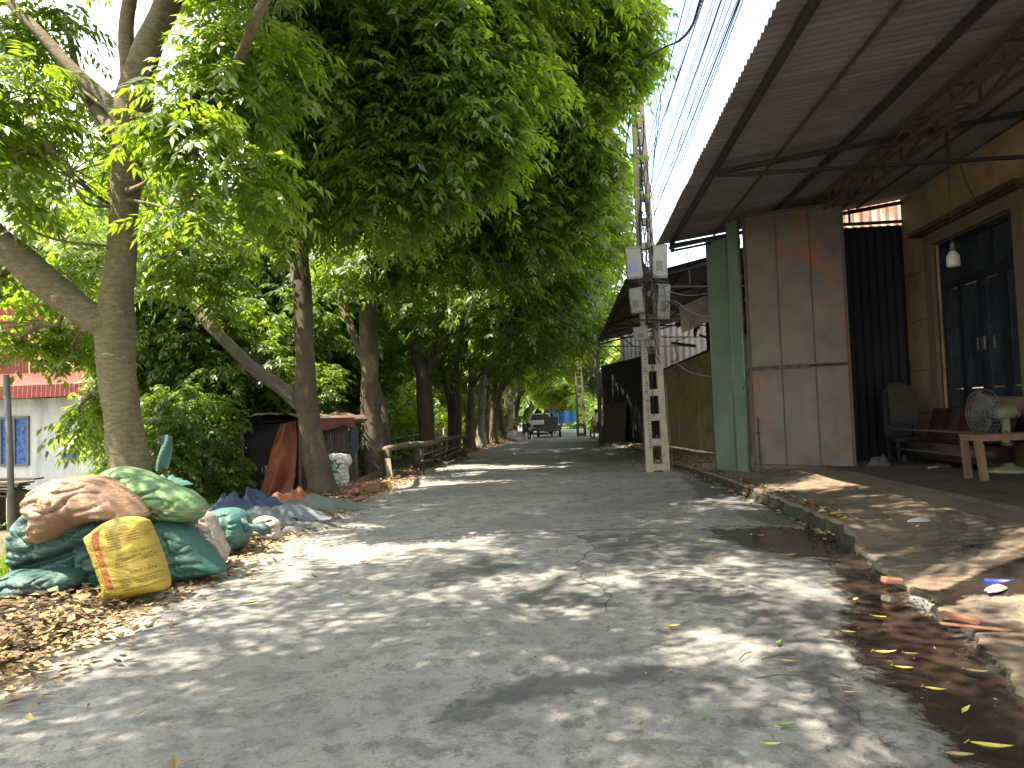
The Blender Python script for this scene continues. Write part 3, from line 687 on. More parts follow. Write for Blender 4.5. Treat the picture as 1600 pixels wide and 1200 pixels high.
panel(.03, GW-.03, z0+.03, zm-.02).build('lower_panel', GATEM, gate, True)
panel(.03, GW-.03, zm+.02, z1-.03).build('upper_panel', GATEM, gate, True)
fr = MB()
for s, w_ in ((0.02, .05), (GW-.02, .05)): fr.box(gp(s, -.0, (z0+z1)/2), (w_, .075, z1-z0), m=gm)
for z in (z0+.02, z1-.02): fr.box(gp(GW/2, .0, z), (GW-.09, .072, .045), m=gm)
for z in (zm-.025, zm+.025): fr.box(gp(GW/2, .012, z), (GW-.09, .07, .03), m=gm)
fr.build('gate_frame', STEELL, gate)
ri = MB()
for s in (GW/3, 2*GW/3):
    ri.box(gp(s, .014, (z0+zm)/2), (.022, .012, zm-z0-.1), m=gm); ri.box(gp(s, .014, (zm+z1)/2), (.022, .012, z1-zm-.1), m=gm)
ri.build('panel_seam', STEELL, gate)
hb = MB(); hb.bar(gp(.0, .07, z0+.1), gp(GW, .07, z0+.05), .016); hb.bar(gp(.12, .09, z0+.0), gp(.12, .09, .02), .025); hb.bar(gp(.12, .07, z0-.1), gp(.12, .07, 1.3), .022)
hb.bar(gp(0, .06, zm), gp(-.12, .1, zm-.4), .014)
for z in (.55, 1.0): hb.box(gp(.12, .055, z), (.08, .05, .03), m=gm)
hb.build('drop_bolt', STEEL, gate)
def leafp(p0, p1, z0_, z1_, mat, th=.045):
    p0, p1 = Vector(p0), Vector(p1); m = MB(); d = (p1-p0).normalized(); n = Vector((-d.y, d.x, 0)); L = (p1-p0).length
    for o in (0, th):
        m.quadgrid(lambda u, v: Vector((*(p0+d*L*(u if o == 0 else 1-u)+n*(o+.006*nz(u*3+p0.x*5, v*9, 4)))[:2], z0_+(z1_-z0_)*v)), 8, 26)
    m.box((*(p0+d*.012+n*th/2)[:2], (z0_+z1_)/2), (.03, th+.012, z1_-z0_), m=Matrix((d, n, Vector((0, 0, 1)))).transposed())
    m.box((*(p1-d*.012+n*th/2)[:2], (z0_+z1_)/2), (.03, th+.012, z1_-z0_), m=Matrix((d, n, Vector((0, 0, 1)))).transposed())
    return m
leafp((3.20, 14.35, 0), (3.34, 14.0, 0), .24, 5.15, GATEG).build('side_leaf', GATEG, gate, True)
leafp((2.95, 15.15, 0), (3.24, 14.55, 0), .22, 5.0, GATEG).build('folded_leaf', GATEG, gate, True)
for z in (.8, 1.6, 2.4, 3.2, 4.0, 4.7): MB().tube([(3.37, 13.97, z-.06), (3.37, 13.97, z+.06)], .018, 8).build('hinge', STEELL, gate)

# bulb on its wire
bulb = empty('hanging_bulb', (5.53, 10.6, 3.6), 'white bulb hanging on a long wire in front of the blue doors', 'light bulb')
bx_, by_ = 5.53, 10.6
w_ = MB(); w_.tube([(bx_, by_, 4.9), (bx_+.01, by_, 4.3), (bx_, by_, 3.72)], .006, 5); w_.build('wire', STEEL, bulb)
MB().lathe([(0, 3.74), (.03, 3.74), (.035, 3.66), (.035, 3.62)], (bx_, by_, 0), 14).build('socket', M('socket', (.12, .12, .11)), bulb, True)
MB().lathe([(.03, 3.63), (.05, 3.60), (.085, 3.55), (.088, 3.43), (.075, 3.40), (0, 3.395)], (bx_, by_, 0), 18).build('bulb_glass', M('bulb_white', (.5, .5, .46), (.45, .45, .4), 5, .3, 0), bulb, True)
w_ = MB(); w_.tube(curve((5.7, 10.6, 4.9), (6.95, 12.2, 4.75), -.25, 8), .006, 5); w_.tube(curve((6.95, 12.2, 4.75), (6.9, 9, 5.0), -.3, 8), .006, 5)
tag(w_.build('house_wire', STEEL), 'thin wire sagging from the canopy beam to the door lintel', 'wire')
"""furniture"""
WOODL = M('stool_wood', (.25, .145, .09), (.18, .10, .065), 5, .6, .25, stretch=(1, 1, .3), stain=(.12, .07, .05), stain_scale=5, stain_pos=(.6, .7))
st = empty('wooden_stool', (6.0, 10.2, .355), 'light brown wooden bench with splayed square legs at the right edge', 'bench')
sx, sy, sz = 5.62, 10.42, .355
sb = MB()
sb.box((sx+.55, sy+.06, .94), (1.12, .07, .075)); sb.box((sx+.55, sy+.42, .94), (1.12, .07, .075)); sb.box((sx+.03, sy+.24, .938), (.07, .3, .07)); sb.box((sx+1.07, sy+.24, .938), (.07, .3, .07)); sb.box((sx+.55, sy+.24, .982), (1.14, .44, .022))
sb.build('seat', WOODL, st)
for dx in (0, 1):
    for dy in (0, 1):
        x_ = sx+.03+1.04*dx; y_ = sy+.06+.36*dy
        m = MB(); m.bar((x_, y_, .90), (x_+(.03 if dx == 0 else -.03)*1.5, y_-.02+.04*dy, sz), .085, .075); m.build('leg', WOODL, st)
FANM = M('fan_cream', (.26, .28, .17), (.20, .22, .13), 5, .4, .05)
fan = empty('pedestal_fan', (6.72, 11.4, .355), 'cream pedestal fan with wire guard standing behind the wooden bench', 'fan')
fx_, fy_ = 6.62, 11.5
MB().lathe([(0, .355), (.34, .36), (.36, .385), (.33, .42), (.1, .46), (.06, .5)], (fx_, fy_, 0), 28).build('base', FANM, fan, True)
MB().tube([(fx_, fy_, .45), (fx_, fy_, .9), (fx_, fy_, .95), (fx_, fy_, 1.2)], [.075, .075, .06, .06], 14).build('column', FANM, fan, True)
m = MB(); m.tube([(fx_-.16, fy_-.02, 1.28), (fx_-.12, fy_-.01, 1.28), (fx_+.16, fy_+.02, 1.28), (fx_+.2, fy_+.03, 1.28)], [.09, .115, .115, .08], 16); m.build('motor', FANM, fan, True)
m = MB()
for r_ in (.36, .28, .2, .12, .06):
    for o in (-.26, -.40):
        rr = r_ if o == -.26 else r_*.92
        m.tube([(fx_+o, fy_+rr*math.cos(a*math.pi/14), 1.28+rr*math.sin(a*math.pi/14)) for a in range(29)], .0045, 4, False)
for k in range(36):
    a = k*math.pi/18; m.tube([(fx_-.42, fy_+.05*math.cos(a), 1.28+.05*math.sin(a)), (fx_-.40, fy_+.33*math.cos(a), 1.28+.33*math.sin(a)), (fx_-.33, fy_+.37*math.cos(a), 1.28+.37*math.sin(a)), (fx_-.26, fy_+.35*math.cos(a), 1.28+.35*math.sin(a))], .003, 4, False)
m.build('guard', M('guard', (.3, .3, .27), None, 5, .4, 0, metal=.5), fan)
for k in range(3):
    a0 = k*2.094; m = MB()
    m.quadgrid(lambda u, v: Vector((fx_-.33+.07*(v-.5), fy_+(.05+.25*u)*math.cos(a0+(v-.5)*(1.1+.3*u)), 1.28+(.05+.25*u)*math.sin(a0+(v-.5)*(1.1+.3*u)))), 6, 6)
    m.build('blade', M('blade', (.16, .2, .22), None, 5, .3, 0), fan, True)
m = MB()
for k in range(4): m.box((fx_-.045, fy_-.075, .98+.0*k), (.02, .02, .03))
m.build('control_knob', FANM, fan)
SOFA = M('sofa_maroon', (.038, .010, .012), (.02, .007, .009), 4, .55, .3)
sofa = empty('maroon_sofa', (6.4, 13, .355), 'dark maroon bench sofa against the house wall below the blue doors', 'sofa')
m = MB(); m.quadgrid(lambda u, v: Vector((6.1+.55*u, 11.4+2.6*v, .80+.03*math.sin(u*math.pi)*abs(math.sin(v*math.pi*5)))), 8, 40); m.box((6.38, 12.7, .64), (.56, 2.6, .26)); m.build('seat', SOFA, sofa, True)
m = MB(); m.quadgrid(lambda u, v: Vector((6.62+.16*u-.05*abs(math.sin(v*math.pi*5)), 11.4+2.6*v, .8+.55*u)), 6, 40); m.quadgrid(lambda u, v: Vector((6.9-.1*u, 11.4+2.6*v, .8+.55*u)), 2, 4); m.build('backrest', SOFA, sofa, True)
m = MB(); m.bar((6.08, 11.35, .98), (6.08, 14.05, .98), .035); m.bar((6.08, 11.35, .62), (6.08, 14.05, .62), .03); m.build('rail', STEELL, sofa)
for y_ in (11.4, 14.0): MB().box((6.2, y_, .58), (.05, .05, .45)).build('leg', STEELL, sofa)
m = MB(); m.tube([(6.86, 11.4, 1.38), (6.86, 12.2, 1.40), (6.86, 12.75, 1.38), (6.86, 12.95, 1.35)], [.13, .15, .14, .07], 14, rough=.3)
tag(m.build('bolster', M('bolster_tan', (.15, .10, .06), (.1, .07, .045), 4, .9, .3), None, True), 'long tan bolster lying along the top of the maroon sofa', 'bolster')
CLOTHD = M('cloth_olive', (.05, .042, .026), (.03, .025, .018), 4, .95, .4)
ch = empty('office_chair', (6.0, 13.8, .355), 'dark high backed chair with a cloth over its back, by the far door jamb', 'chair')
m = MB(); m.box((6.15, 14.1, 1.25), (.5, .08, .95)); m.box((6.15, 13.85, .8), (.5, .5, .08)); m.build('frame', NAVY, ch)
for dx in (-.2, .2):
    for dy in (-.2, .2): MB().bar((6.15+dx, 13.85+dy, .8), (6.15+dx, 13.85+dy, .355), .04).build('leg', NAVY, ch)
m = MB(); m.quadgrid(lambda u, v: Vector((5.98+.5*u, 14.03-.03*nz(u*4, v*4)-.06*v, 1.82-.75*v+.04*math.sin(u*5))), 10, 10); m.build('draped_cloth', CLOTHD, ch, True)
# floor odds and ends near the gate
RAG = M('rag', (.12, .03, .028), (.07, .05, .045), 9, .9, .4)
def rag(name, label, cat, c, r, h, mat, seed=0, n=26, sx_=1, sy_=1, rz=0, group=None):
    m = MB(); c = Vector(c); vs = [c+Vector((0, 0, h*(.8+.3*nz(seed, 2))))]
    rings = 9
    for i in range(1, rings+1):
        f = i/rings
        for k in range(n):
            a = 2*math.pi*k/n; rr = r*f*(1+.38*fb(math.cos(a)*1.2+seed, math.sin(a)*1.2, seed, 3)*f)
            x = rr*math.cos(a)*sx_; y = rr*math.sin(a)*sy_
            z = h*(1-f**2.2)*(.55+.9*abs(fb(x/r*1.6+seed, y/r*1.6, 3)))+.35*h*(1-f)*nz(x/r*6, y/r*6, seed)+.012
            if i == rings: z = .004
            x, y = x*math.cos(rz)-y*math.sin(rz), x*math.sin(rz)+y*math.cos(rz)
            vs.append(c+Vector((x, y, z)))
    fs = [(0, 1+k, 1+(k+1) % n) for k in range(n)]
    for i in range(rings-1):
        for k in range(n): fs.append((1+i*n+k, 1+(i+1)*n+k, 1+(i+1)*n+(k+1) % n, 1+i*n+(k+1) % n))
    m.add(vs, fs); return tag(m.build(name, mat, None, True), label, cat, group)
rag('dropped_rag', 'small reddish rag on the dark cement floor before the sofa', 'rag', gr(1475, 730, .357), .17, .07, RAG, 1)
rag('cloth_bundle', 'dark grey bundle on the floor beside the foot of the gate', 'bundle', gr(1375, 728, .357), .2, .2, M('bundle', (.10, .09, .085), (.05, .05, .05), 6, .9, .4), 4)
tag(MB().bar(gr(1452, 731, .375), gr(1468, 729, .375), .05, .02).build('paper_scrap', M('paper', (.5, .5, .47), None, 5, .9, 0)), 'pale paper scrap beside the red rag', 'paper')

# ---------------------------------------------------------------- utility pole with meter boxes, wires
POLEC = M('pole_concrete', (.54, .46, .36), (.42, .36, .29), 3, .85, .4, stain=(.16, .16, .10), stain_scale=1.6, stain_pos=(.56, .75), stretch=(1, 1, .5), fine=60)
BOXM = M('meter_box_grey', (.27, .27, .25), (.20, .20, .19), 3, .5, .1, stain=(.2, .19, .16), stain_scale=8, stain_pos=(.6, .8))
def h_pole(loc, label, H=9.4, w0=.57, w1=.30, lean=-.012, holes=True, sc=1, mat=None):
    root = empty('utility_pole', loc, label, 'utility pole', 'concrete utility poles'); x0, y0_, z0_ = loc; m = MB(); d = .26
    hw = lambda z: (w0+(w1-w0)*z/H)/2; cx = lambda z: x0+lean*z; lw = lambda z: .17-.075*z/H
    n = 24
    for sg in (-1, 1):
        vs = []
        for i in range(n+1):
            z = H*i/n; a = cx(z)+sg*hw(z); b_ = a-sg*lw(z); dp = d*(1-.35*z/H)/2; e = .006*nz(z*3, sg)
            for x, y in ((a, -dp), (b_, -dp), (b_, dp), (a, dp)): vs.append((x+e, y0_+y, z0_+z-.15))
        fs = [(4*i+k, 4*i+(k+1) % 4, 4*i+4+(k+1) % 4, 4*i+4+k) for i in range(n) for k in range(4)]+[(3,2,1,0),(4*n,4*n+1,4*n+2,4*n+3)]
        if sg < 0: fs = [f[::-1] for f in fs]
        m.add(vs, fs)
    z = .12
    while z < H:
        hh = .16 if z < H*.72 else .34
        wid = 2*(hw(z)-lw(z))+.01
        if wid > .015: m.box((cx(z), y0_, z0_+z), (wid, d*(1-.35*z/H)-.012, hh))
        z += .6 if z < H*.72 else .44
    m.build('shaft', mat or POLEC, root)
    return root
pb = gr(1028, 737); PXX, PYY = pb.x, pb.y
pole = h_pole((PXX, PYY, 0), 'tall leaning concrete ladder pole at the kerb carrying grey meter boxes')
def mbox(u0, v0, u1, v1, Y, d=.2, blue=False, tilt=0):
    a, c = at(u0, v1, Y), at(u1, v0, Y); w, h = c.x-a.x, c.z-a.z; ctr = ((a.x+c.x)/2, Y, (a.z+c.z)/2); rm = Matrix.Rotation(R(tilt), 3, 'Y')
    m = MB(); m.box(ctr, (w, d, h), m=rm); m.box((ctr[0], Y-d/2-.008, ctr[2]), (w*.86, .018, h*.9), m=rm); m.box((ctr[0], Y, ctr[2]+h/2+.012), (w*1.06, d*1.12, .025), m=rm)
    o = m.build('meter_box', BOXM, pole)
    m = MB(); m.box((ctr[0]-.02, Y-d/2-.022, ctr[2]-h*.12), (w*.42, .008, h*.3), m=rm); m.build('meter_window', BLUE if blue else bpy.data.materials['window_matte'], o)
M('window_matte', (.16, .16, .15), None, 5, .6, 0)
BLUE = M('label_blue', (.05, .12, .42), (.25, .3, .5), 30, .4, 0)
mbox(979, 389, 1001, 437, 17.25, blue=True, tilt=-3); mbox(1020, 384, 1041, 436, 17.3, tilt=2); mbox(985, 452, 1003, 490, 17.2, tilt=-5); mbox(1028, 446, 1045, 500, 17.3, tilt=4); mbox(990, 512, 1012, 532, 17.15, d=.12, tilt=-4)
c = MB(); c.bar(at(985, 440, 17.3), at(1042, 440, 17.3), .04); c.bar(at(985, 500, 17.3), at(1045, 500, 17.3), .04); c.build('bracket', STEEL, pole)
m = MB()
for v in np.arange(520, 705, 4.6):
    q = at(1004.5+(v-520)*.065+rnd.uniform(-.5, 1.5), v, 17.345); m.box((q.x, q.y, q.z), (rnd.uniform(.03, .07), .004, rnd.uniform(.02, .05)))
m.build('worn_lettering', M('worn_lettering', (.25, .24, .26), None, 20, .9, 0), pole)
CAB = M('cable_black', (.022, .022, .026), (.015,)*3, 5, .5, 0)
CABG = M('cable_grey', (.22, .22, .2), (.15,)*3, 5, .5, 0)
WG = 'thin black overhead wires running from the concrete pole towards the camera'
for i in range(15):
    v0 = 235+i*12; A = at(1004+rnd.uniform(-2, 14), v0+rnd.uniform(-12, 12), 17.35)
    u = 1082+7.3*i+rnd.uniform(-3, 3) if i < 13 else 1168+rnd.uniform(-6, 24)
    Yq = (A.z-.35-1.5)/.586; Q_ = at(u, 0, Yq); B_ = A+(Q_-A)*((A.y+14)/(A.y-Yq)); B_.z = A.z+rnd.uniform(-.1, .4)
    pts = [A.lerp(B_, k/24)-Vector((0, 0, rnd.uniform(.35, .4)*4*(k/24)*(1-k/24)*1.0)) for k in range(25)]
    pts = [p for p in curve(A, B_, -.40, 24)]
    r_ = .0050 if i % 4 else .009
    tag(MB().tube(pts, r_, 5).build('overhead_wire', CAB, None, True), 'thin black overhead wire from the concrete pole to above the camera', 'wire', WG)
def hel(pts, r, tw, n):  # two twisted strands round a path
    out = [[], []]; L = 0
    for i, p in enumerate(pts):
        if i: L += (pts[i]-pts[i-1]).length
        d = (pts[min(i+1, len(pts)-1)]-pts[max(i-1, 0)]).normalized(); x = d.cross(Vector((0, 0, 1))).normalized(); y = x.cross(d)
        for k in (0, 1): out[k].append(p+(x*math.cos(L*tw+k*math.pi)+y*math.sin(L*tw+k*math.pi))*r)
    return out
def spline(P_, n=8):
    out = []
    for k in range(len(P_)-1):
        p0, p1, p2, p3 = P_[max(k-1, 0)], P_[k], P_[k+1], P_[min(k+2, len(P_)-1)]
        for m_ in range(n):
            f = m_/n; out.append(.5*((2*p1)+(p2-p0)*f+(2*p0-5*p1+4*p2-p3)*f*f+(3*p1-p0-3*p2+p3)*f**3))
    out.append(P_[-1]); return out
m = MB()
for s_ in hel(spline([at(1180, -260, 6.0), at(1120, -60, 7.6), at(1096, 0, 8.5), at(1083, 38, 9.6), at(1062, 63, 10.8), at(1027, 80, 12.6), at(992, 110, 14.5), at(984, 180, 16.8), at(972, 270, 19.5), at(955, 360, 23), at(938, 450, 29), at(925, 520, 36)], 14), .013, 22, 0): m.tube(s_, .014, 6)
tag(m.build('power_cable', CAB, None, True), 'thick twisted black cable looping out of the tree crown into the sky', 'cable')
for i, (v0, v1, lab) in enumerate([(300, 560, 0), (330, 572, 0), (360, 580, 0), (250, 548, 0), (410, 590, 0)]):
    tag(MB().tube(curve(at(1003, v0, 17.6), at(912, v1, 36.5), -.7, 14), .010, 5).build('far_wire', CAB, None, True), 'black wire sagging from the concrete pole to the far pole', 'wire', 'black wires sagging between the two utility poles')
# service tangle on the pole
m = MB()
for k in range(26):
    v0 = rnd.uniform(190, 500); v1 = v0+rnd.uniform(40, 220); u0 = 1006+(v0-300)*.045; u1 = 1008+(v1-300)*.05
    m.tube(spline([at(u0+rnd.uniform(-9, 10), v0, 17.28), at((u0+u1)/2+rnd.uniform(-14, 16), (v0+v1)/2, 17.2), at(u1+rnd.uniform(-9, 14), v1, 17.26)], 6), rnd.choice((.006, .009, .012)), 5)
for k in range(12):
    u = rnd.uniform(1000, 1040); v = rnd.uniform(430, 520); r_ = rnd.uniform(10, 26)
    m.tube([at(u+r_*math.cos(a*.45+k), v+r_*1.3*math.sin(a*.45+k), 17.1+.02*a) for a in range(15)], .006, 4)
m.tube([at(994+(v-130)*.04+3*math.sin(v*.03), v, 17.28) for v in range(150, 520, 12)], .028, 7)
m.tube([at(1000+(v-130)*.04+3*math.sin(v*.04), v, 17.26) for v in range(180, 460, 12)], .018, 7)
tag(m.build('cable_tangle', CAB, None, True), 'tangle of black service cables wound around the concrete pole', 'cables')
for pts, lb in [([(1045, 455), (1075, 462), (1112, 457)], 'upper'), ([(1040, 480), (1052, 470), (1075, 485), (1100, 495), (1114, 493)], 'middle'), ([(1048, 560), (1075, 580), (1105, 588), (1122, 586)], 'lowest')]:
    q = [at(u, v, 17.0-1.7*i/(len(pts)-1)) for i, (u, v) in enumerate(pts)]
    tag(MB().tube(spline(q, 8), .011, 6).build('service_wire', CABG, None, True), lb+' pale wire sagging from the pole to the green folded gate leaf', 'wire')
m = MB(); m.tube(spline([at(1040, 470, 17.1), at(1058, 478, 17), at(1078, 500, 16.9), at(1074, 525, 16.9), at(1055, 535, 17), at(1058, 560, 17), at(1048, 565, 17.1)], 8), .011, 6); tag(m.build('wire_loop', CAB, None, True), 'loose loop of black wire hanging right of the meter boxes', 'wire')
m = MB(); m.tube(spline([at(1015, 140, 17.4), at(1020, 110, 17.4), at(1032, 150, 17.2), at(1028, 200, 17.3), at(1012, 330, 17.3)], 8), .011, 5); m.tube(spline([at(1013, 135, 17.4), at(1026, 160, 17.3), at(1022, 240, 17.3), at(1010, 360, 17.3)], 8), .009, 5)
tag(m.build('pole_top_loop', CAB, None, True), 'black cable loops bulging from the pole top against the sky', 'wire')
m = MB(); m.tube([at(1040, 600, 17.3), at(1044, 660, 17.2), at(1053, 738, 17.0)], .009, 5); tag(m.build('guy_wire', CABG, None, True), 'thin pale guy wire slanting down beside the pole foot', 'wire')

# ---------------------------------------------------------------- sheds and fences beyond the pole
def sheetwall(p0, p1, z0_, za, zb_, mat, amp=.02, per=.2):
    p0, p1 = Vector(p0), Vector(p1); d = p1-p0; L = d.length; d.normalize(); n = Vector((-d.y, d.x, 0)); k = max(4, int(L/per*8)); m = MB(); vs = []
    for i in range(k+1):
        s_ = L*i/k; w = amp*math.sin(2*math.pi*s_/per); zt_ = za+(zb_-za)*i/k
        for z in (z0_, (z0_+zt_)/2, zt_): vs.append((*(p0+d*s_+n*(w+.02*nz(s_, z)))[:2], z))
    m.add(vs, [(3*i+j, 3*i+j+1, 3*i+4+j, 3*i+3+j) for i in range(k) for j in range(2)]); return m
TANS = [M('tan_sheet', (.46, .35, .22), (.36, .27, .16), 1.5, .6, .1, stain=(.14, .085, .05), stain_scale=2, stain_pos=(.5, .75), metal=.15),
        M('tan_sheet_green', (.32, .34, .21), (.24, .26, .16), 1.5, .6, .1, stain=(.14, .085, .05), stain_scale=2, stain_pos=(.5, .75), metal=.15)]
w0, w1 = Vector((4.85, 17.2, 0)), Vector((3.5, 28.2, 0))
tw = empty('sheet_metal_wall', (4.3, 22, 0), 'tan sheet metal wall with a door panel, right behind the concrete pole', 'wall')
np_ = 9
for i in range(np_):
    f0, f1 = i/np_, (i+1)/np_; a, c = w0.lerp(w1, f0), w0.lerp(w1, f1)
    n = Vector((-.004 if i % 2 else 0, 0, 0)); c = c+(w1-w0)*.004
    m = sheetwall(a+n, c+n, .14, 3.42-.45*f0, 3.42-.45*f1, None, .004, .5)
    m.build('panel', TANS[1] if i in (1, 3) else TANS[0], tw, True)
m = MB(); m.bar((4.83, 17.2, 3.45), (3.48, 28.2, 3.0), .06); m.bar((4.26, 21.7, 1.5), (4.26, 21.9, 1.9), .03); m.build('top_rail', STEEL, tw)
roof2 = empty('lean_to_roof', (3, 25, 5), 'dark corrugated lean-to roof beyond the concrete pole', 'roof')
m = MB(); n2_ = 40
RD = M('roof_dark', (.075, .07, .068), (.05, .045, .042), 2, .7, .2, stain=(.12, .07, .045), stain_scale=1.5)
m.quadgrid(lambda u, v: Vector((1.45-.15*v+4.8*u, 17.6+17.0*v, 4.75+.22*4.8*u+.10*v+.02*math.sin(v*17/.2*2*math.pi*.5))), 4, 400); m.build('roof_sheet', RD, roof2, True)
m = MB()
for y in (18, 22, 26, 30, 34):
    x0 = 1.47-.15*(y-17.6)/17; m.bar((x0, y, 4.68), (x0+4.4, y, 5.62), .07); m.bar((x0, y, 4.62), (5.6, y, 4.45), .045); m.bar((x0+1.6, y, 4.62), (x0+1.6, y, 5.0), .035); m.bar((x0+.1, y, 4.6), (x0+1.0, y+.8, 3.9), .03)
for x in (1.75, 3.1, 4.6): m.bar((x, 17.7, 4.72+.22*(x-1.45)), (x-.15, 34.5, 4.8+.22*(x-1.45)), .05)
m.build('rafter', STEEL, roof2)
m = MB()
for k in range(26):
    y = rnd.uniform(17.8, 22); x = rnd.uniform(2.9, 4.9); z = rnd.uniform(3.5, 4.7); a = rnd.uniform(-.5, .5)
    m.bar((x, y, z), (x+rnd.uniform(.2, 1.0), y+rnd.uniform(-1.5, 2.2), z+a), rnd.uniform(.02, .06), rnd.uniform(.02, .2))
tag(m.build('stored_timber', M('stored_timber', (.075, .055, .045), (.04, .03, .03), 4, .9, .3), None), 'dark jumble of boards and poles stored under the lean-to roof', 'timber', kind='stuff')
tag(MB().quadgrid(lambda u, v: Vector((at(1042+45*u, 0, 18.6).x, 18.6+.3*v, 3.45+.30*u+.72*v)), 6, 4).build('leaning_board', M('leaning_board', (.20, .155, .105), (.14, .11, .08), 3, .8, .2, stain=(.08, .05, .04)), None), 'faded tan signboard sheet tilted above the tan metal wall', 'board')
tag(sheetwall((5.4, 17.0, 0), (5.3, 28, 0), 3.2, 5.9, 5.9, None).build('back_sheet', DARKSHEET, None, True), 'dark sheet closing the back above the tan metal wall', 'sheet')
BLK = M('black_sheet', (.024, .024, .028), (.014, .014, .018), 3, .6, .1, metal=.1, stretch=(1, 1, .4))
bf0, bf1 = gr(1006, 697), gr(944, 689)
tag(sheetwall((3.48, 28.3, 0), (bf1.x, bf1.y, 0), 0.02, 3.75, 3.85, None, .035, .42).build('black_fence', BLK, None, True), 'black corrugated fence between the tan wall and the thin wooden pole', 'fence')
q0, q1 = gr(948, 691), gr(984, 694); off = Vector((-.12, -.12, 0))
m = MB(); m.quadgrid(lambda u, v: Vector(((q0.x+off.x*(1.8-v))+(q1.x-q0.x)*u, (q0.y+off.y*(1.8-v))+(q1.y-q0.y)*u, .03+1.85*v)), 4, 4)
tag(m.build('leaning_plate', M('leaning_plate', (.09, .06, .05), (.06, .04, .035), 2, .8, .2), None), 'dull brown plate leaning on the black corrugated fence', 'plate')
rag('debris_pile', 'low dark heap of scraps at the foot of the brown plate', 'debris', gr(972, 697), .75, .2, M('debris', (.05, .05, .045), (.16, .16, .15), 14, .9, .5), 9)
PALE = M('pale_tin', (.50, .56, .60), (.40, .44, .48), 3, .5, .15, stain=(.35, .2, .16), stain_scale=1.5, stain_pos=(.55, .65), metal=.1)
tag(sheetwall(at(955, 0, 36.5).xy.to_3d(), at(1006, 0, 34.5).xy.to_3d(), 3.6, 5.2, 5.4, None, .03, .3).build('pale_sheet', PALE, None, True), 'pale bluish tin sheet above the black fence under the dark roof', 'sheet')
tag(sheetwall((2.6, 36.6, 0), (7.5, 36.0, 0), 2.5, 6.3, 6.6, None, .03, .3).build('far_end_sheet', M('grey_tin', (.22, .20, .19), (.14, .12, .11), 2, .6, .2, stain=(.2, .1, .06)), None, True), 'weathered tin sheet closing the far end under the lean-to roof', 'sheet')
# thin wooden pole with service wires, far pole
wb = gr(940, 697); wp = empty('wooden_pole', (wb.x, wb.y, 0), 'thin leaning wooden pole at the corner of the black fence', 'pole')
MB().tube([wb+Vector((0, 0, -.1)), at(937, 640, wb.y), at(933, 580, wb.y), at(930, 525, wb.y)], [.11, .09, .08, .07], 9, rough=.3).build('shaft', M('pole_wood', (.16, .12, .08), (.09, .07, .05), 6, .9, .5), wp, True)
m = MB()
for v in (627, 645, 660): q = at(941, v, wb.y-.12); m.box((q.x, q.y, q.z), (.09, .03, .32))
m.build('notice', M('notice_white', (.55, .55, .5), None, 9, .9, 0), wp)
m = MB()
for k in range(9): m.tube(spline([at(932+rnd.uniform(-12, 6), 535+k*6, wb.y), at(926+rnd.uniform(-8, 12), 560+k*8, wb.y+.3), at(932+rnd.uniform(-3, 12), 600+k*3, wb.y)], 6), .016, 5)
for k in range(5): q = at(928+rnd.uniform(-6, 14), 578+k*9, wb.y); m.box((q.x, q.y, q.z), (.35, .2, .3), rz=k)
m.build('meter_cluster', M('meter_cluster', (.12, .11, .09), (.3, .29, .26), 9, .8, .2), wp)
fp = gr(909, 682)
h_pole((fp.x, fp.y, 0), 'distant dark concrete pole at the roadside near the blue sheet', 5.4, .62, .42, mat=M('pole_dark', (.12, .11, .09), (.08, .07, .06), 3, .9, .3)).name = 'utility_pole'
# far houses on the right
hs = empty('far_house', (4.6, 46, 0), 'low far house with a pale green door past the black fence', 'house')
PW = M('far_plaster', (.36, .35, .30), (.26, .25, .22), 1, .9, .2, stain=(.16, .14, .12))
MB().box((5.2, 45, 1.7), (5.4, 9, 3.4)).build('wall', PW, hs)
m = MB(); m.quadgrid(lambda u, v: Vector((1.5+3.8*u, 37.5+13*v, 3.05+.9*u)), 6, 30); m.quadgrid(lambda u, v: Vector((9-3.7*u, 37.5+13*v, 3.05+.9*u)), 6, 30); m.build('roof', M('rust_roof', (.22, .11, .08), (.15, .085, .07), 2, .8, .3), hs)
m = MB(); m.box((2.45, 42.2, 1.35), (.08, 1.3, 2.5)); m.box((2.44, 46, 1.5), (.08, 1.2, 2.2)); m.build('door', M('mint_paint', (.24, .38, .32), (.2, .3, .26), 2, .6, .1), hs)
hs2 = empty('far_house', (6, 60, 0), 'small reddish roofed house at the far right of the lane end', 'house')
MB().box((5.5, 63, 1.5), (5, 8, 3)).build('wall', PW, hs2); m = MB(); m.quadgrid(lambda u, v: Vector((2.5+3*u, 58.5+9*v, 3.0+1.3*u)), 4, 8); m.quadgrid(lambda u, v: Vector((8.5-3*u, 58.5+9*v, 3.0+1.3*u)), 4, 8); m.build('roof', M('red_roof', (.30, .09, .06), (.2, .06, .05), 2, .8, .3), hs2)
m = MB(); a, c = at(873, 643, 60), at(897, 656, 58)
m.quadgrid(lambda u, v: Vector((-2.0+2.4*u, 60-.4*math.sin(u*3)+.1*math.sin(u*19), .75+(1.15-.25*u)*v-.08*math.sin(u*math.pi))), 24, 6)
tag(m.build('blue_tarpaulin', M('blue_tarp', (.06, .26, .62), (.05, .20, .50), 3, .5, .2), None, True), 'bright blue tarpaulin stretched beside the road at the far bend', 'tarpaulin')
m = MB(); m.box((-2.05, 60, .95), (.08, .08, 1.95)); m.box((.45, 60, .9), (.08, .08, 1.9)); tag(m.build('tarpaulin_posts', STEEL), 'two thin posts holding the blue tarpaulin', 'posts')

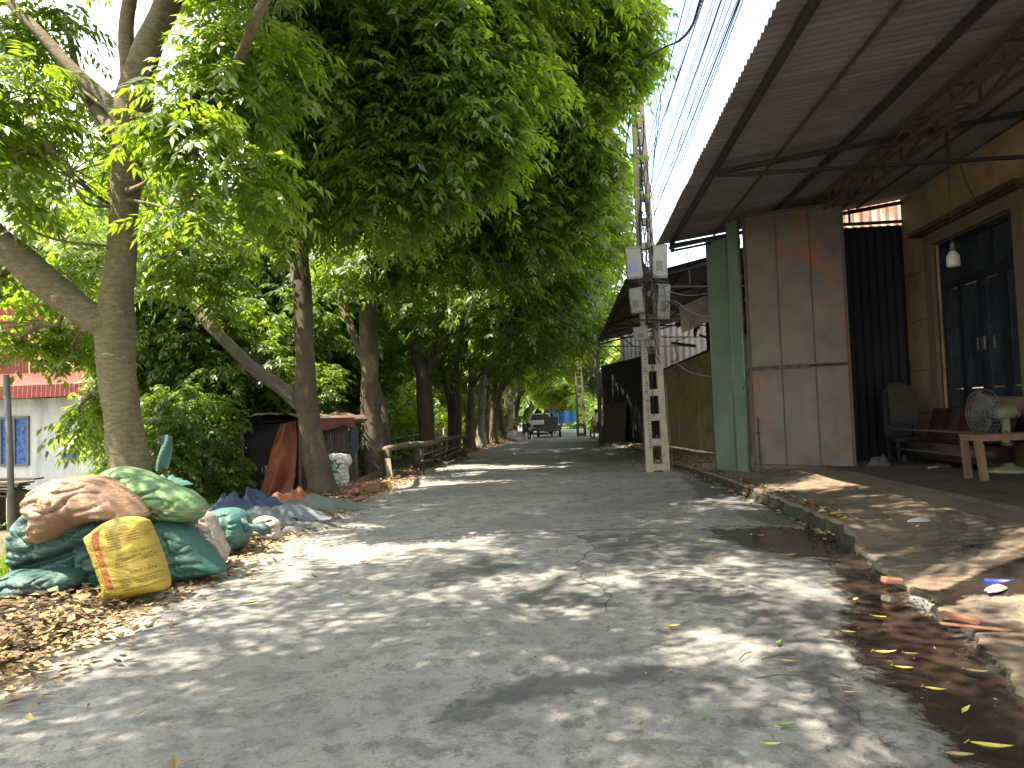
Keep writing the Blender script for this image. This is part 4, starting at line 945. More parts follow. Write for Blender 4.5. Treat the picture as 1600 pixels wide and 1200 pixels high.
# ---------------------------------------------------------------- left: white house with red roof, post, board stack
WH = M('whitewash', (.50, .52, .50), (.38, .40, .38), 1.5, .9, .2, stain=(.20, .21, .18), stain_scale=1.2, stain_pos=(.48, .7), stretch=(1.6, 1.6, .35))
REDT = M('red_tin', (.27, .075, .06), (.20, .055, .05), 2, .5, .1, stain=(.5, .25, .22), stain_scale=2, stain_pos=(.6, .75))
HY = 19.4; lh = empty('white_house', (-18, HY, -.35), 'whitewashed house with blue shuttered windows and red metal roof at the left edge', 'house')
def lp(u, v): p = at(u, v, HY); return p.x, p.z
xr = lp(158, 700)[0]; xl = -24.0; zt = lp(80, 622)[1]; z0h = -.4
wins = [(3, 652, 45, 727), (100, 672, 133, 716)]
m = MB(); m.box(((xl+xr)/2, HY+2.5, (z0h+zt)/2), (xr-xl, 5, zt-z0h)); m.build('wall', WH, lh)
BG = M('window_blue', (.02, .06, .28), (.10, .16, .30), 9, .12, .05, fine=18)
for (u0, v0, u1, v1) in wins:
    xa, za = lp(u0, v1); xb, zb_ = lp(u1, v0); m = MB(); t2 = .07
    for x in (xa, (xa+xb)/2, xb): m.box((x, HY-.03, (za+zb_)/2), (t2, .08, zb_-za))
    for z in (za, zb_): m.box(((xa+xb)/2, HY-.032, z), (xb-xa+t2, .084, t2))
    w_ = m.build('window', M('window_grey', (.10, .125, .13), None, 4, .5, 0), lh)
    m = MB(); m.box(((xa+xb)/2, HY-.012, (za+zb_)/2), (xb-xa-.05, .02, zb_-za-.05)); m.build('pane', BG, w_)
m = MB(); n_ = 160; za_ = zt+.02
vs = []
for i in range(n_+1):
    x = xl+(xr+.6-xl)*i/n_; w_ = .03*(1 if i % 2 else -1)
    vs += [(x, HY-.75+w_, za_-.02), (x, HY-.72+w_, za_+.33), (x, HY+.4, za_+.75+w_)]
m.add(vs, [(3*i+k, 3*i+k+1, 3*i+4+k, 3*i+3+k) for i in range(n_) for k in range(2)]); m.build('awning', REDT, lh)
m = MB(); vs = []
xa = lp(-200, 500)[0]; xb = lp(95, 500)[0]
for i in range(101):
    x = xa+(xb-xa)*i/100; w_ = .03*(1 if i % 2 else -1); vs += [(x, HY+.9+w_, za_+.7), (x, HY+.9+w_, 5.4-.0*i)]
m.add(vs, [(2*i, 2*i+1, 2*i+3, 2*i+2) for i in range(100)]); m.build('upper_cladding', REDT, lh)
m = MB()
for k in range(6): m.bar((xb-1.6, HY+.8, 3.2+.25*k), (xb-.2, HY+.8, 3.2+.25*k), .06)
for k in range(5): m.bar((xb-1.6+.35*k, HY+.79, 3.1), (xb-1.6+.35*k, HY+.79, 4.6), .05)
m.build('yellow_lattice', M('yellow_paint', (.45, .38, .12), None, 4, .7, 0), lh)
qa, qb = at(20, 812, 9.6), at(10, 640, 9.6)
tag(MB().tube([(qa.x, 9.6, -.35), (qb.x+.05, 9.6, qb.z*.7), (qb.x, 9.6, qb.z+.5)], .042, 10).build('steel_post', M('post_grey', (.13, .135, .13), (.09, .09, .08), 5, .6, .2), None, True), 'thin grey steel post standing left of the sack pile', 'post')
bs = empty('board_stack', (-10.8, 11.6, -.35), 'dark weathered boards stacked on trestles below the white house windows', 'stack')
for k in range(7):
    p = at(-20+rnd.uniform(-8, 8), 764-5.0*k*.7, 12.5); MB().bar((p.x-1.5, 12.5+rnd.uniform(-.3, .3), p.z), (at(62+rnd.uniform(-12, 6), 770-3*k, 12.8).x, 12.7+rnd.uniform(-.3, .3), at(60, 772-4*k, 12.7).z), .35, .03).build('board', M('board_dark%d' % k, (.09+.02*(k % 3), .075+.02*(k % 3), .06), (.05, .04, .035), 6, .85, .3) if k < 3 else bpy.data.materials['board_dark%d' % (k % 3)], bs)
for u in (-10, 30):
    p = at(u, 780, 12.5); MB().box((p.x, 12.5, .0), (.08, .5, .8)).build('trestle', BARK2, bs)
tag(MB().box((-14, 15.5, -.33), (12, 5, .12)).build('yard_slab', M('yard_concrete', (.33, .33, .31), (.24, .24, .22), 1.5, .9, .2), None), kind='structure')

# ---------------------------------------------------------------- tarpaulin shed, log rail
sh = empty('tarpaulin_shed', (-5.6, 14.5, 0), 'low makeshift shed of dark bars with an orange tarpaulin side and leafy roof', 'shed')
A_, B_ = Vector((-5.75, 14.6, 0)), Vector((-5.28, 17.0, 0)); sdv = (B_-A_).normalized(); snv = Vector((-sdv.y, sdv.x, 0)); SH = 1.52
BAR = M('shed_bar', (.16, .13, .10), (.08, .07, .06), 6, .8, .3)
m = MB()
for k in range(30):
    p = A_+sdv*(2.42*k/29); m.bar((p.x, p.y, .0), (p.x+rnd.uniform(-.02, .02), p.y, SH-.05*rnd.random()), .022, .03)
for z in (.35, .8, 1.35): m.bar((A_.x+.03, A_.y, z), (B_.x+.03, B_.y, z), .03)
m.build('bars', BAR, sh)
DK = M('shed_shade', (.02, .02, .035), (.012, .012, .015), 3, .9, .1)
m = MB(); ctr = (A_+B_)/2+snv*.75; m.box((ctr.x, ctr.y, SH/2), (2.3, 1.2, SH-.08), m=Matrix((sdv, snv, Vector((0, 0, 1)))).transposed()); m.build('shade_block', DK, sh)  # solid near-black box, its colour standing for the shaded interior
m = MB()
for p in (A_, B_, A_+snv*1.4, B_+snv*1.4): m.tube([p+Vector((0, 0, -.3)), p+Vector((0, 0, SH))], .04, 8)
m.build('corner_posts', BAR, sh)
OR = M('orange_tarp', (.27, .075, .025), (.17, .045, .02), 2.2, .65, .3, stain=(.10, .035, .02), stain_scale=1.8, stain_pos=(.5, .7))
m = MB(); Lp = [at(u, v, 14.1) for u, v in ((440, 663), (425, 700), (414, 740), (402, 783))]; Rp = [at(u, v, 14.45) for u, v in ((463, 656), (464, 700), (462, 745), (456, 782))]
def tarp(u, v):
    k = min(2.999, v*3); i = int(k); f = k-i; a = Lp[i].lerp(Lp[i+1], f); c = Rp[i].lerp(Rp[i+1], f); p = a.lerp(c, u); p.y += .06*math.sin(u*9+v*2)*v+.05*nz(u*4, v*5); p.z = max(p.z, .01); return p
m.quadgrid(tarp, 20, 24); m.quadgrid(lambda u, v: tarp(0, v)+Vector((-.45*u, 1.2*u, .06*math.sin(u*8))), 12, 12); m.build('orange_sheet', OR, sh, True)
m = MB()
m.quadgrid(lambda u, v: Vector((0, 0, 0))+A_+sdv*(-.25+2.95*u)+snv*(-.22+1.7*v)+Vector((0, 0, SH+.06+.10*fb(u*5, v*3, 3)+.10*math.sin(v*math.pi)-(.12 if v < .06 else 0))), 30, 16)
m.quadgrid(lambda u, v: A_+sdv*(-.25+2.95*u)+snv*(-.20+1.66*(1-v))+Vector((0, 0, SH+.01+.03*nz(u*5, v*3, 3))), 30, 3)
m.build('roof', M('shed_roof', (.12, .085, .06), (.07, .055, .045), 6, .95, .8, stain=(.17, .06, .05), stain_scale=1.6), sh, True)
m = MB(); m.quadgrid(lambda u, v: A_+sdv*(.35+1.6*u)-snv*(.24+.02*math.sin(u*14))+Vector((0, 0, SH+.05-.22*v-.05*math.sin(u*7)*v)), 24, 4); m.build('red_valance', M('valance_red', (.19, .055, .045), (.11, .035, .03), 3, .8, .3), sh, True)
m = MB(); m.quadgrid(lambda u, v: A_+sdv*(2.1+.4*u)-snv*.05+Vector((0, 0, 1.35-.6*v+.02*nz(u*4, v*4))), 8, 8); m.build('blue_rag', M('shed_blue', (.04, .07, .14), (.03, .05, .08), 3, .9, .3), sh, True)

LOG = M('rail_log', (.22, .175, .12), (.14, .11, .08), 5, .9, .6, stain=(.09, .08, .05), stain_scale=3)
rail = empty('log_rail', (-4.7, 20, 0), 'rough log rail on posts along the verge between the third and fifth trunks', 'railing')
ra, rb = at(602, 702, 17.5), at(727, 682, 26)
m = MB(); m.tube([ra.lerp(rb, k/8)+Vector((0, 0, .03*math.sin(k*1.3))) for k in range(9)], [.085-.002*k for k in range(9)], 10, rough=.2); m.build('top_log', LOG, rail, True)
for f in (.0, .03, .30, .36, .47, .56, .66, .80, .97):
    p = ra.lerp(rb, f); MB().tube([(p.x+.05, p.y, -.2), (p.x+rnd.uniform(-.06, .06), p.y, p.z*.5), (p.x+.02, p.y, p.z)], [.08, .06, .06] if f not in (0, .30) else [.12, .11, .10], 8, rough=.3).build('post', BARK2, rail, True)
for f0, f1, z0_, z1_ in ((.33, .72, .42, .52), (.5, .99, .33, .5), (.3, .6, .24, .2), (.62, .98, .2, .36)):
    p, q = ra.lerp(rb, f0), ra.lerp(rb, f1); MB().tube(curve((p.x+.04, p.y, z0_), (q.x+.04, q.y, z1_), 0, 4, .05), .032, 7, rough=.2).build('lower_rail', LOG, rail, True)
bf = empty('bamboo_fence', (-6.6, 24, -.3), 'light bamboo fence standing behind the log rail', 'fence')
BAMB = M('bamboo', (.34, .30, .20), (.24, .21, .14), 6, .7, .3)
for z in (.95, .62, .3): MB().tube(curve((-6.4, 18.5, z-.25), (-5.9, 33, z), 0, 6, .06), .028, 7).build('rail', BAMB, bf, True)
for k in range(13):
    y = 18.7+1.15*k; MB().tube([(-6.4+.034*(y-18.5), y, -.5), (-6.38+.034*(y-18.5)+rnd.uniform(-.05, .05), y, 1.0)], .03, 7).build('post', BAMB, bf, True)
tag(MB().quadgrid(lambda u, v: at(606+9*u-5*v, 752-36*v, 17.2)+Vector((0, .02*math.sin(u*5), 0)), 4, 6).build('pale_board', M('pale_board', (.38, .34, .26), (.3, .27, .2), 4, .9, .2), None), 'pale board leaning at the foot of the third trunk', 'board')
m = MB()
for k in range(60):
    p = Vector((rnd.uniform(-5.2, -4.3), rnd.uniform(20, 27), 0)); a = rnd.uniform(0, 6.3); l = rnd.uniform(.3, 1.2); m.tube([p, p+Vector((math.cos(a)*l*.5, math.sin(a)*l*.5, rnd.uniform(.05, .3))), p+Vector((math.cos(a)*l, math.sin(a)*l, rnd.uniform(0, .35)))], .014, 5)
tag(m.build('brushwood', BARK2), 'loose brushwood heaped under the log rail', 'brushwood', kind='stuff')

# ---------------------------------------------------------------- sacks
def sackmat(name, c1, c2, stain=None, sp=(.55, .75), rough=.55):
    m, nt, p = newmat(name); v = coords(nt)
    a = noise(nt, 3, 6, .65, v); col = ramp(nt, a, .35, .68, c1, c2)
    if stain: col = mix(nt, ramp(nt, noise(nt, 4.5, 7, .7, v, .5), *sp), col, stain)
    wv = nt.nodes.new('ShaderNodeTexWave'); wv.inputs['Scale'].default_value = 45; wv.inputs['Distortion'].default_value = .5; nt.links.new(v, wv.inputs['Vector'])
    col = mix(nt, .18, col, ramp(nt, wv.outputs['Fac'], .2, .8, (.6,.6,.6), (1,1,1)), 'MULTIPLY'); nt.links.new(col, p.inputs['Base Color']); p.inputs['Roughness'].default_value = rough
    cr_ = noise(nt, 9, 6, .6, coords(nt, (1, 1, 3.0)), 1.2); h = math_(nt, 'ADD', math_(nt, 'MULTIPLY', cr_, 1.0), math_(nt, 'MULTIPLY', wv.outputs['Fac'], .03)); bump(nt, p, h, .55, .035); return m
SACKS = {}
def sack(name, label, zpts, Y, T, mat, seed=0, zoom=True, pw=2.3, crease=1.0, fold=None, group='filled woven sacks piled at the roadside'):
    P_ = [(.35*a, 640+.35*b_) for a, b_ in zpts] if zoom is True else ([(350+.25*a, 560+.25*b_) for a, b_ in zpts] if zoom == 2 else zpts)
    W_ = [at(u, v, Y) for u, v in P_]; W_ = [(w.x, max(w.z, .015)) for w in W_]
    # area centroid, then the outline as radius over angle
    A = cxx = czz = 0
    for i in range(len(W_)):
        x0, z0_ = W_[i]; x1, z1_ = W_[(i+1) % len(W_)]; k = x0*z1_-x1*z0_; A += k; cxx += (x0+x1)*k; czz += (z0_+z1_)*k
    cxx /= 3*A; czz /= 3*A
    n = len(W_); sm = []
    for i in range(n):
        p0, p1, p2, p3 = [Vector(W_[(i+j) % n]) for j in (-1, 0, 1, 2)]
        for m_ in range(6):
            f = m_/6; q = .5*((2*p1)+(p2-p0)*f+(2*p0-5*p1+4*p2-p3)*f*f+(3*p1-p0-3*p2+p3)*f**3); sm.append((math.atan2(q.y-czz, q.x-cxx), math.hypot(q.x-cxx, q.y-czz)))
    sm.sort(); th = np.array([s_[0] for s_ in sm]); rr = np.array([s_[1] for s_ in sm])
    N, K = 144, 30
    def Rf(t_): return float(np.interp(t_, th, rr, period=2*math.pi))
    def surf(t_, r, side=1):
        Ro = Rf(t_); h = T*max(0, 1-r**pw)**.5
        x = cxx+Ro*r*math.cos(t_); z = czz+Ro*r*math.sin(t_)
        cre = .62*crease*(.0022*math.sin(t_*31+5*nz(t_*2, seed))*r**6*(1-r)**.25*2+.020*fb(x*3.2+seed, z*3.2, side*3, 4)*min(1, (1-r)*5)-.028*(1-abs(nz(x*4+seed+z*3, z*9-x*3, 2+side)))**6*min(1, (1-r)*5)-.014*(1-abs(nz(x*11-seed+z*5, z*7, 5+side)))**5*min(1, (1-r)*6)+.03)
        if fold: cre -= .06*math.exp(-((z-fold[0]-.05*math.sin(x*4)-fold[1]*(x-cxx))/.035)**2)*min(1, (1-r)*4)
        return Vector((x, Y-side*(h+cre*3*min(1, (1-r)*6) if r < 1 else 0), max(.012, z)))
    m = MB(); vs = [surf(0, 0, 1)]
    for i in range(1, K+1):
        for k in range(N): vs.append(surf(2*math.pi*k/N-math.pi, math.sin(i/K*math.pi/2)**.9 if i < K else 1, 1))
    base = len(vs); vs.append(surf(0, 0, -1))
    for i in range(1, K):
        for k in range(N): vs.append(surf(2*math.pi*k/N-math.pi, math.sin(i/K*math.pi/2)**.9, -1))
    fs = [(0, 1+(k+1) % N, 1+k) for k in range(N)]
    for i in range(K-1):
        for k in range(N): fs.append((1+i*N+k, 1+i*N+(k+1) % N, 1+(i+1)*N+(k+1) % N, 1+(i+1)*N+k))
    fs = [f[::-1] if len(f) == 4 else f for f in fs]
    fs = [(0, 1+k, 1+(k+1) % N) for k in range(N)]+[(1+i*N+k, 1+(i+1)*N+k, 1+(i+1)*N+(k+1) % N, 1+i*N+(k+1) % N) for i in range(K-1) for k in range(N)]
    fb_ = [(base, base+1+(k+1) % N, base+1+k) for k in range(N)]+[(base+1+i*N+k, base+1+i*N+(k+1) % N, base+1+(i+1)*N+(k+1) % N, base+1+(i+1)*N+k) for i in range(K-2) for k in range(N)]
    o_, i_ = 1+(K-1)*N, base+1+(K-2)*N
    fb_ += [(i_+k, i_+(k+1) % N, o_+(k+1) % N, o_+k) for k in range(N)]
    m.add(vs, fs+fb_)
    root = empty(name, (cxx, Y, 0), label, 'sack', group)
    m.build('sack_body', mat, root, True)
    def onto(x, z, lift=.004):
        t_ = math.atan2(z-czz, x-cxx); r = math.hypot(x-cxx, z-czz)/Rf(t_); p = surf(t_, min(.985, r), 1); return Vector((x, p.y-lift, z))
    root_onto = onto; SACKS[label] = (root, root_onto, surf, Rf, (cxx, czz), T)
    return root, onto, surf
GR = sackmat('sack_green_dark', (.035, .10, .085), (.02, .06, .055), (.06, .10, .085), (.55, .7))
GR2 = sackmat('sack_teal', (.05, .15, .125), (.035, .11, .095), (.09, .15, .13), (.55, .7))
GRL = sackmat('sack_green_light', (.14, .25, .11), (.10, .19, .085), (.22, .27, .13), (.55, .7))
BR = sackmat('sack_brown', (.31, .20, .13), (.22, .14, .09), (.13, .07, .05), (.6, .72), .6)
YE = sackmat('sack_yellow', (.42, .33, .045), (.34, .26, .04), (.28, .19, .05), (.58, .75), .6)
WHS = sackmat('sack_white', (.42, .38, .33), (.32, .29, .26), (.24, .2, .16), (.5, .7), .7)
sack('sack', 'dark green sack slumped lowest at the left corner of the pile', [(8,790),(20,750),(50,722),(110,712),(200,715),(320,712),(372,730),(365,780),(300,815),(200,855),(130,874),(60,862),(15,835)], 6.05, .22, GR, 1)
sack('sack', 'tall dark green sack under the left end of the brown sack', [(62,700),(66,620),(68,570),(78,520),(105,480),(150,445),(200,450),(300,500),(400,540),(425,590),(390,650),(370,700),(340,730),(240,742),(140,735),(80,722)], 6.30, .25, GR, 2, fold=(.33, .1))
sack('sack', 'dark sack in the shadow behind the yellow sack', [(350,600),(430,600),(500,650),(530,760),(500,825),(430,832),(385,828),(368,770),(360,690)], 6.28, .14, GR, 3)
sack('sack', 'teal green sack leaning right of the yellow sack', [(630,500),(660,485),(720,482),(785,488),(840,520),(895,580),(950,645),(1003,718),(985,728),(900,748),(830,772),(765,792),(740,782),(690,700),(650,600)], 6.62, .24, GR2, 4)
sack('sack', 'off white sack behind the teal sack', [(780,500),(840,485),(925,455),(962,510),(990,580),(1012,640),(1008,668),(990,690),(940,700),(860,650),(800,580)], 7.15, .20, WHS, 5)
b_root, _, bs_ = sack('tied_sack', 'round teal sack tied with string, rightmost of the pile', [(925,470),(960,448),(1010,438),(1055,443),(1090,470),(1107,515),(1106,570),(1085,610),(1050,630),(1000,628),(950,610),(920,560),(912,510)], 8.0, .32, GR2, 6)
m = MB(); tp = at(1108*.35, 640+.35*522, 7.95)
m.tube([tp+Vector((-.05, 0, 0)), tp, tp+Vector((.05, 0, -.01)), tp+Vector((.16, 0, -.02)), tp+Vector((.24, -.03, -.06))], [.08, .03, .03, .05, .055], 14, rough=.9); m.build('tied_neck', GR, b_root, True)
sack('sack', 'light green sack on top of the pile, dappled with sun', [(436,297),(460,280),(500,262),(560,254),(620,268),(700,303),(800,347),(870,382),(915,430),(918,452),(895,488),(850,502),(760,497),(690,490),(640,478),(580,440),(520,390),(465,340)], 6.62, .26, GRL, 7)
sack('sack', 'big dusty brown sack lying on top of the pile', [(152,440),(150,405),(185,355),(240,318),(300,298),(380,291),(460,303),(540,348),(600,402),(640,455),(654,478),(640,486),(560,482),(440,496),(380,520),(310,562),(240,592),(175,585),(190,545),(200,510),(185,470),(165,450)], 6.22, .40, BR, 8)
sack('sack', 'green underside sack squeezed below the brown sack', [(170,590),(230,560),(320,520),(440,480),(560,475),(640,484),(600,520),(500,560),(400,600),(300,612),(200,605)], 6.34, .22, GR, 12)
y_root, yon, ysurf = sack('sack', 'yellow printed fertiliser sack leaning at the front of the pile', [(398,568),(405,555),(440,525),(490,495),(545,480),(600,477),(640,488),(652,500),(690,590),(720,670),(742,750),(750,792),(735,803),(640,822),(560,845),(495,862),(485,850),(482,810),(462,740),(435,660)], 5.86, .17, YE, 9, pw=5, crease=.22)
# seams along the sack ends
def seam(label, pts, Y, mat, w=.006, parent=None):
    m = MB(); P_ = spline([at(.35*a, 640+.35*b_, Y) for a, b_ in pts], 8); m.tube(P_, w, 5)
    for k in range(0, len(P_)-1, 1):
        if k % 2: m.tube([P_[k]+Vector((0, -.004, .012)), P_[k+1]+Vector((0, -.004, -.012))], w*.5, 4)
    m.build('stitched_seam', mat, parent)
STI = M('stitching', (.33, .28, .18), None, 5, .9, 0)
seam('', [(180,588),(240,594),(312,562),(382,520),(442,496),(562,482),(642,486)], 6.18, STI, .007, SACKS['big dusty brown sack lying on top of the pile'][0])
def laid_seam(label, pts):
    root, on, *_ = SACKS[label]; q = []
    for a, b_ in pts: p = at(.35*a, 640+.35*b_, root.location.y-.2); q.append(on(p.x, p.z, .006))
    P_ = spline(q, 10); m = MB(); m.tube([on(p.x, p.z, .006) for p in P_], .006, 5); m.build('stitched_seam', STI, root)
laid_seam('light green sack on top of the pile, dappled with sun', [(700,488),(725,462),(760,448),(820,458),(880,462),(912,448)])
laid_seam('off white sack behind the teal sack', [(880,520),(930,580),(985,640)])
# print on the yellow sack: projected on to its bulging face
INK = M('ink_brown', (.10, .07, .02), (.14, .10, .03), 30, .8, 0); RED = M('ink_red', (.42, .07, .03), (.36, .10, .03), 20, .7, 0); GRN = M('ink_green', (.10, .17, .04), None, 20, .7, 0)
def yz(a, b_): p = at(120+a*160/1200, 790+b_*160/1200, 5.71); return p.x, p.z
def project(vs, fs, name, mat, lift=.004):
    m = MB(); m.add([yon(x, z, lift) for x, z in vs], fs); return m.build(name, mat, y_root)
def strip(a0, b0, a1, b1, a2, b2, a3, b3, n, name, mat, lift):
    vs, fs = [], []
    for i in range(n+1):
        for j in range(5):
            f, g2 = i/n, j/4; xa = yz(a0+(a1-a0)*f, b0+(b1-b0)*f); xb = yz(a3+(a2-a3)*f, b3+(b2-b3)*f); vs.append((xa[0]+(xb[0]-xa[0])*g2, xa[1]+(xb[1]-xa[1])*g2))
    fs = [(i*5+j, i*5+j+1, (i+1)*5+j+1, (i+1)*5+j) for i in range(n) for j in range(4)]; return project(vs, fs, name, mat, lift)
strip(170,335, 385,1000, 455,960, 240,295, 30, 'red_band', RED, .003)
strip(225,480, 320,720, 340,712, 245,470, 16, 'green_band', GRN, .005)
def ztext(s_, a, b_, size, ang, name, mat, stretch=1):
    cu = bpy.data.curves.new('t', 'FONT'); cu.body = s_; cu.size = 1; to = bpy.data.objects.new('t', cu); COL.objects.link(to)
    bpy.context.view_layer.update(); me = bpy.data.meshes.new_from_object(to.evaluated_get(bpy.context.evaluated_depsgraph_get()))
    bpy.data.objects.remove(to); ca, sa = math.cos(R(ang)), math.sin(R(ang))
    vs = []
    for v in me.vertices:
        x, y = v.co.x*size*stretch, v.co.y*size; vs.append(yz(a+x*ca-y*sa*-1*-1, b_-x*sa-y*ca) if False else yz(a+x*ca-y*sa, b_-x*sa-y*ca))
    fs = [tuple(p.vertices) for p in me.polygons]; m = MB(); m.add([yon(x, z, .006) for x, z in vs], fs); o = m.build(name, mat, y_root); bpy.data.meshes.remove(me); return o
ztext('THÀNH PHẦN NGUYÊN LIỆU', 490, 592, 56, 13, 'printed_heading', INK, .68)
ztext('HƯỚNG DẪN SỬ DỤNG', 655, 797, 56, 13, 'printed_heading', INK, .66)
for i, (a, b_, n_w, w_) in enumerate([(310,275,2,130),(325,300,3,260),(335,325,3,260),(350,350,2,150),(355,378,4,330),(365,405,5,400),(378,435,5,390),(388,462,4,340),(398,490,2,120),(410,520,2,110),
        (480,640,6,420),(482,665,6,430),(480,690,5,400),(485,722,2,120),(525,885,6,480),(540,915,6,470),(545,942,6,470),(540,970,2,100),(560,1000,6,430)]):
    # small print too fine to read: short worn strokes
    vs, fs = [], []; x = 0; k_ = 0
    while x < w_:
        l = rnd.uniform(9, 34); 
        for s0 in np.arange(x, x+l, 5.5):
            h = rnd.uniform(9, 15); ca, sa = math.cos(R(13)), math.sin(R(13)); w2 = rnd.uniform(3.2, 5)
            q = [(s0, 0), (s0+w2, 0), (s0+w2, h), (s0, h)]; n0 = len(vs)
            for qx, qy in q: vs.append(yz(a+qx*ca-qy*sa, b_-qx*sa-qy*ca))
            fs.append((n0, n0+1, n0+2, n0+3))
        x += l+8
    project(vs, fs, 'small_print', INK, .005)
vs, fs = [], []
for k in range(34):
    f = k/34; a = 185+200*f+rnd.uniform(0, 30); b_ = 345+620*f; n0 = len(vs)
    for qx, qy in ((0, 0), (rnd.uniform(10, 34), -4), (rnd.uniform(10, 34), 8), (0, rnd.uniform(6, 14))): vs.append(yz(a+qx, b_+qy))
    fs.append((n0+3, n0+2, n0+1, n0))
project(vs, fs, 'band_marks', YE, .006)
# green rag and hanging net left of the second trunk, plastic on the ground
m = MB(); m.quadgrid(lambda u, v: at(250+20*u-6*v+1.5*math.sin(v*7)*(1-u), 682+52*v-3*math.sin(u*3)+3*math.sin(u*11)*v, 8.2)+Vector((0, .03*math.sin(u*6+v*4), 0)), 10, 16)
tag(m.build('hanging_sack_scrap', GR, None, True), 'torn green sack scrap hanging right of the big forked trunk', 'scrap')
rag('green_plastic', 'crumpled green plastic behind the light green sack', 'plastic', at(262, 752, 7.6)-Vector((0, 0, .05)), .22, .10, GR2, 17)
GRP = 'torn sacking and cloth dumped along the verge'
BLUEC = M('blue_cloth', (.035, .065, .13), (.025, .04, .085), 2.5, .85, .5, stain=(.10, .045, .04), stain_scale=2.2, stain_pos=(.6, .66)); SLATE = M('slate_cloth', (.13, .16, .19), (.09, .11, .13), 2.5, .7, .5); GREYC = M('grey_cloth', (.11, .12, .11), (.065, .07, .07), 3, .85, .6); ORC = M('orange_cloth', (.33, .12, .06), (.2, .075, .04), 3, .8, .5)
rag('blue_cloth', 'dark blue tarpaulin heap behind the round tied sack', 'tarpaulin', at(385, 806, 11.2)-Vector((0, 0, .05)), .78, .50, BLUEC, 3, 40, 1.2, .6, group=GRP)
rag('orange_cloth', 'orange cloth fold between blue and slate tarpaulins', 'cloth', gr(405, 805), .5, .20, ORC, 6, 40, 1.3, .5, group=GRP)
rag('orange_cloth', 'second orange cloth crumpled at the shed corner', 'cloth', gr(455, 789), .5, .28, ORC, 16, 40, 1.2, .7, group=GRP)
rag('slate_tarpaulin', 'slate blue tarpaulin spread before the orange cloth', 'tarpaulin', gr(437, 815), .72, .30, SLATE, 8, 40, 1.1, .6, .3, group=GRP)
rag('grey_green_cloth', 'grey green cloth spread in front of the second trunk', 'cloth', gr(485, 798), .75, .26, M('greygreen_cloth', (.13, .15, .13), (.08, .1, .09), 3, .8, .5), 10, 40, 1.1, .7, group=GRP)
rag('grey_cloth', 'flat dark grey cloth at the road edge right of the second trunk', 'cloth', gr(525, 795), .62, .12, GREYC, 12, 40, 1.5, .6, .3, group=GRP)
rag('grey_scrap', 'grey rag trailing between the white scrap and leaf litter', 'cloth', gr(462, 826), .5, .10, GREYC, 19, 40, 1.5, .5, .4, group=GRP)
sack('torn_white_sack', 'torn white sack lying beside the round tied sack', [(150,1078),(185,1010),(240,985),(300,990),(345,1020),(352,1070),(345,1125),(290,1130),(220,1110),(160,1100)], 8.75, .07, WHS, 14, zoom=2, group=None)
rag('white_scrap', 'small pale plastic scrap in the sunlit litter', 'plastic', gr(455, 832), .2, .07, WHS, 22)
rag('blue_grey_sack', 'blue grey sack end beside the torn white sack', 'sack', gr(440, 826), .26, .2, SLATE, 24)
wb_root, won, _ = sack('white_sack', 'white sack with green print propped behind the second trunk', [(630,615),(660,598),(700,592),(750,595),(785,602),(800,645),(775,690),(782,750),(775,810),(740,830),(690,800),(650,740),(628,680)], 14.9, .14, sackmat('sack_white_bright', (.60, .60, .57), (.48, .48, .46), (.3, .28, .25), (.6, .7)), 15, zoom=2, group=None)
def patch(root, on, fn, poly, mat, lift=.006):
    m = MB(); c = (sum(p[0] for p in poly)/len(poly), sum(p[1] for p in poly)/len(poly)); vs = []; n = len(poly); K = 6
    for i in range(K+1):
        for (a, b_) in poly:
            f = i/K; p = at(350+.25*(c[0]+(a-c[0])*f), 560+.25*(c[1]+(b_-c[1])*f), fn); vs.append(on(p.x, p.z, lift))
    m.add(vs, [(i*n+k, (i+1)*n+k, (i+1)*n+(k+1) % n, i*n+(k+1) % n) for i in range(K) for k in range(n)]); return m.build('printed_emblem', mat, root)
GRE = M('print_green', (.05, .28, .08), (.04, .2, .06), 20, .7, 0)
patch(wb_root, won, 14.9, [(650,640),(680,628),(710,632),(745,650),(745,690),(700,680),(680,695),(650,690),(638,665)], GRE)
patch(wb_root, won, 14.9, [(650,705),(700,695),(735,702),(730,715),(690,712),(655,722)], GRE)
TERRA = M('terracotta', (.34, .16, .10), (.25, .115, .075), 5, .9, .4, stain=(.16, .10, .07), stain_scale=6)
BG2 = 'broken clay slabs dumped by the second trunk'
for i, (u, v, w, d, h, rz) in enumerate([(570, 768, .62, .2, .17, .25), (548, 775, .45, .16, .1, -.3), (556, 784, .42, .12, .06, -.6), (538, 780, .4, .12, .06, .8), (530, 772, .5, .1, .08, -.5), (596, 760, .3, .14, .08, .3)]):
    p = gr(u, v, .03); lb = ['largest orange clay block beside the road leaf litter', 'middle clay slab leaning left of the large orange block', 'thin clay slab lying nearest the grey cloth', 'clay slab tilted against the second trunk foot', 'clay slab half under the white printed sack', 'small clay slab right of the large orange block'][i]
    rm = Matrix.Rotation(rz, 3, 'Z') @ Matrix.Rotation(rnd.uniform(-.25, .25), 3, 'Y') @ Matrix.Rotation(rnd.uniform(-.3, .3), 3, 'X')
    if i == 0: rm = Matrix.Rotation(rz, 3, 'Z')
    m = MB(); m.box((p.x, p.y, h/2+.03), (w, d, h), m=rm); o = tag(m.build('clay_slab', TERRA), lb, 'clay slab', BG2)
    bv = o.modifiers.new('b', 'BEVEL'); bv.width = .012; bv.segments = 2
m = MB()
for k in range(22):
    p = gr(520+rnd.uniform(-10, 40), 768+rnd.uniform(-6, 10), .05); m.bar(p, p+Vector((rnd.uniform(.2, .9), rnd.uniform(-.3, .5), rnd.uniform(.05, .45))), .03, .015)
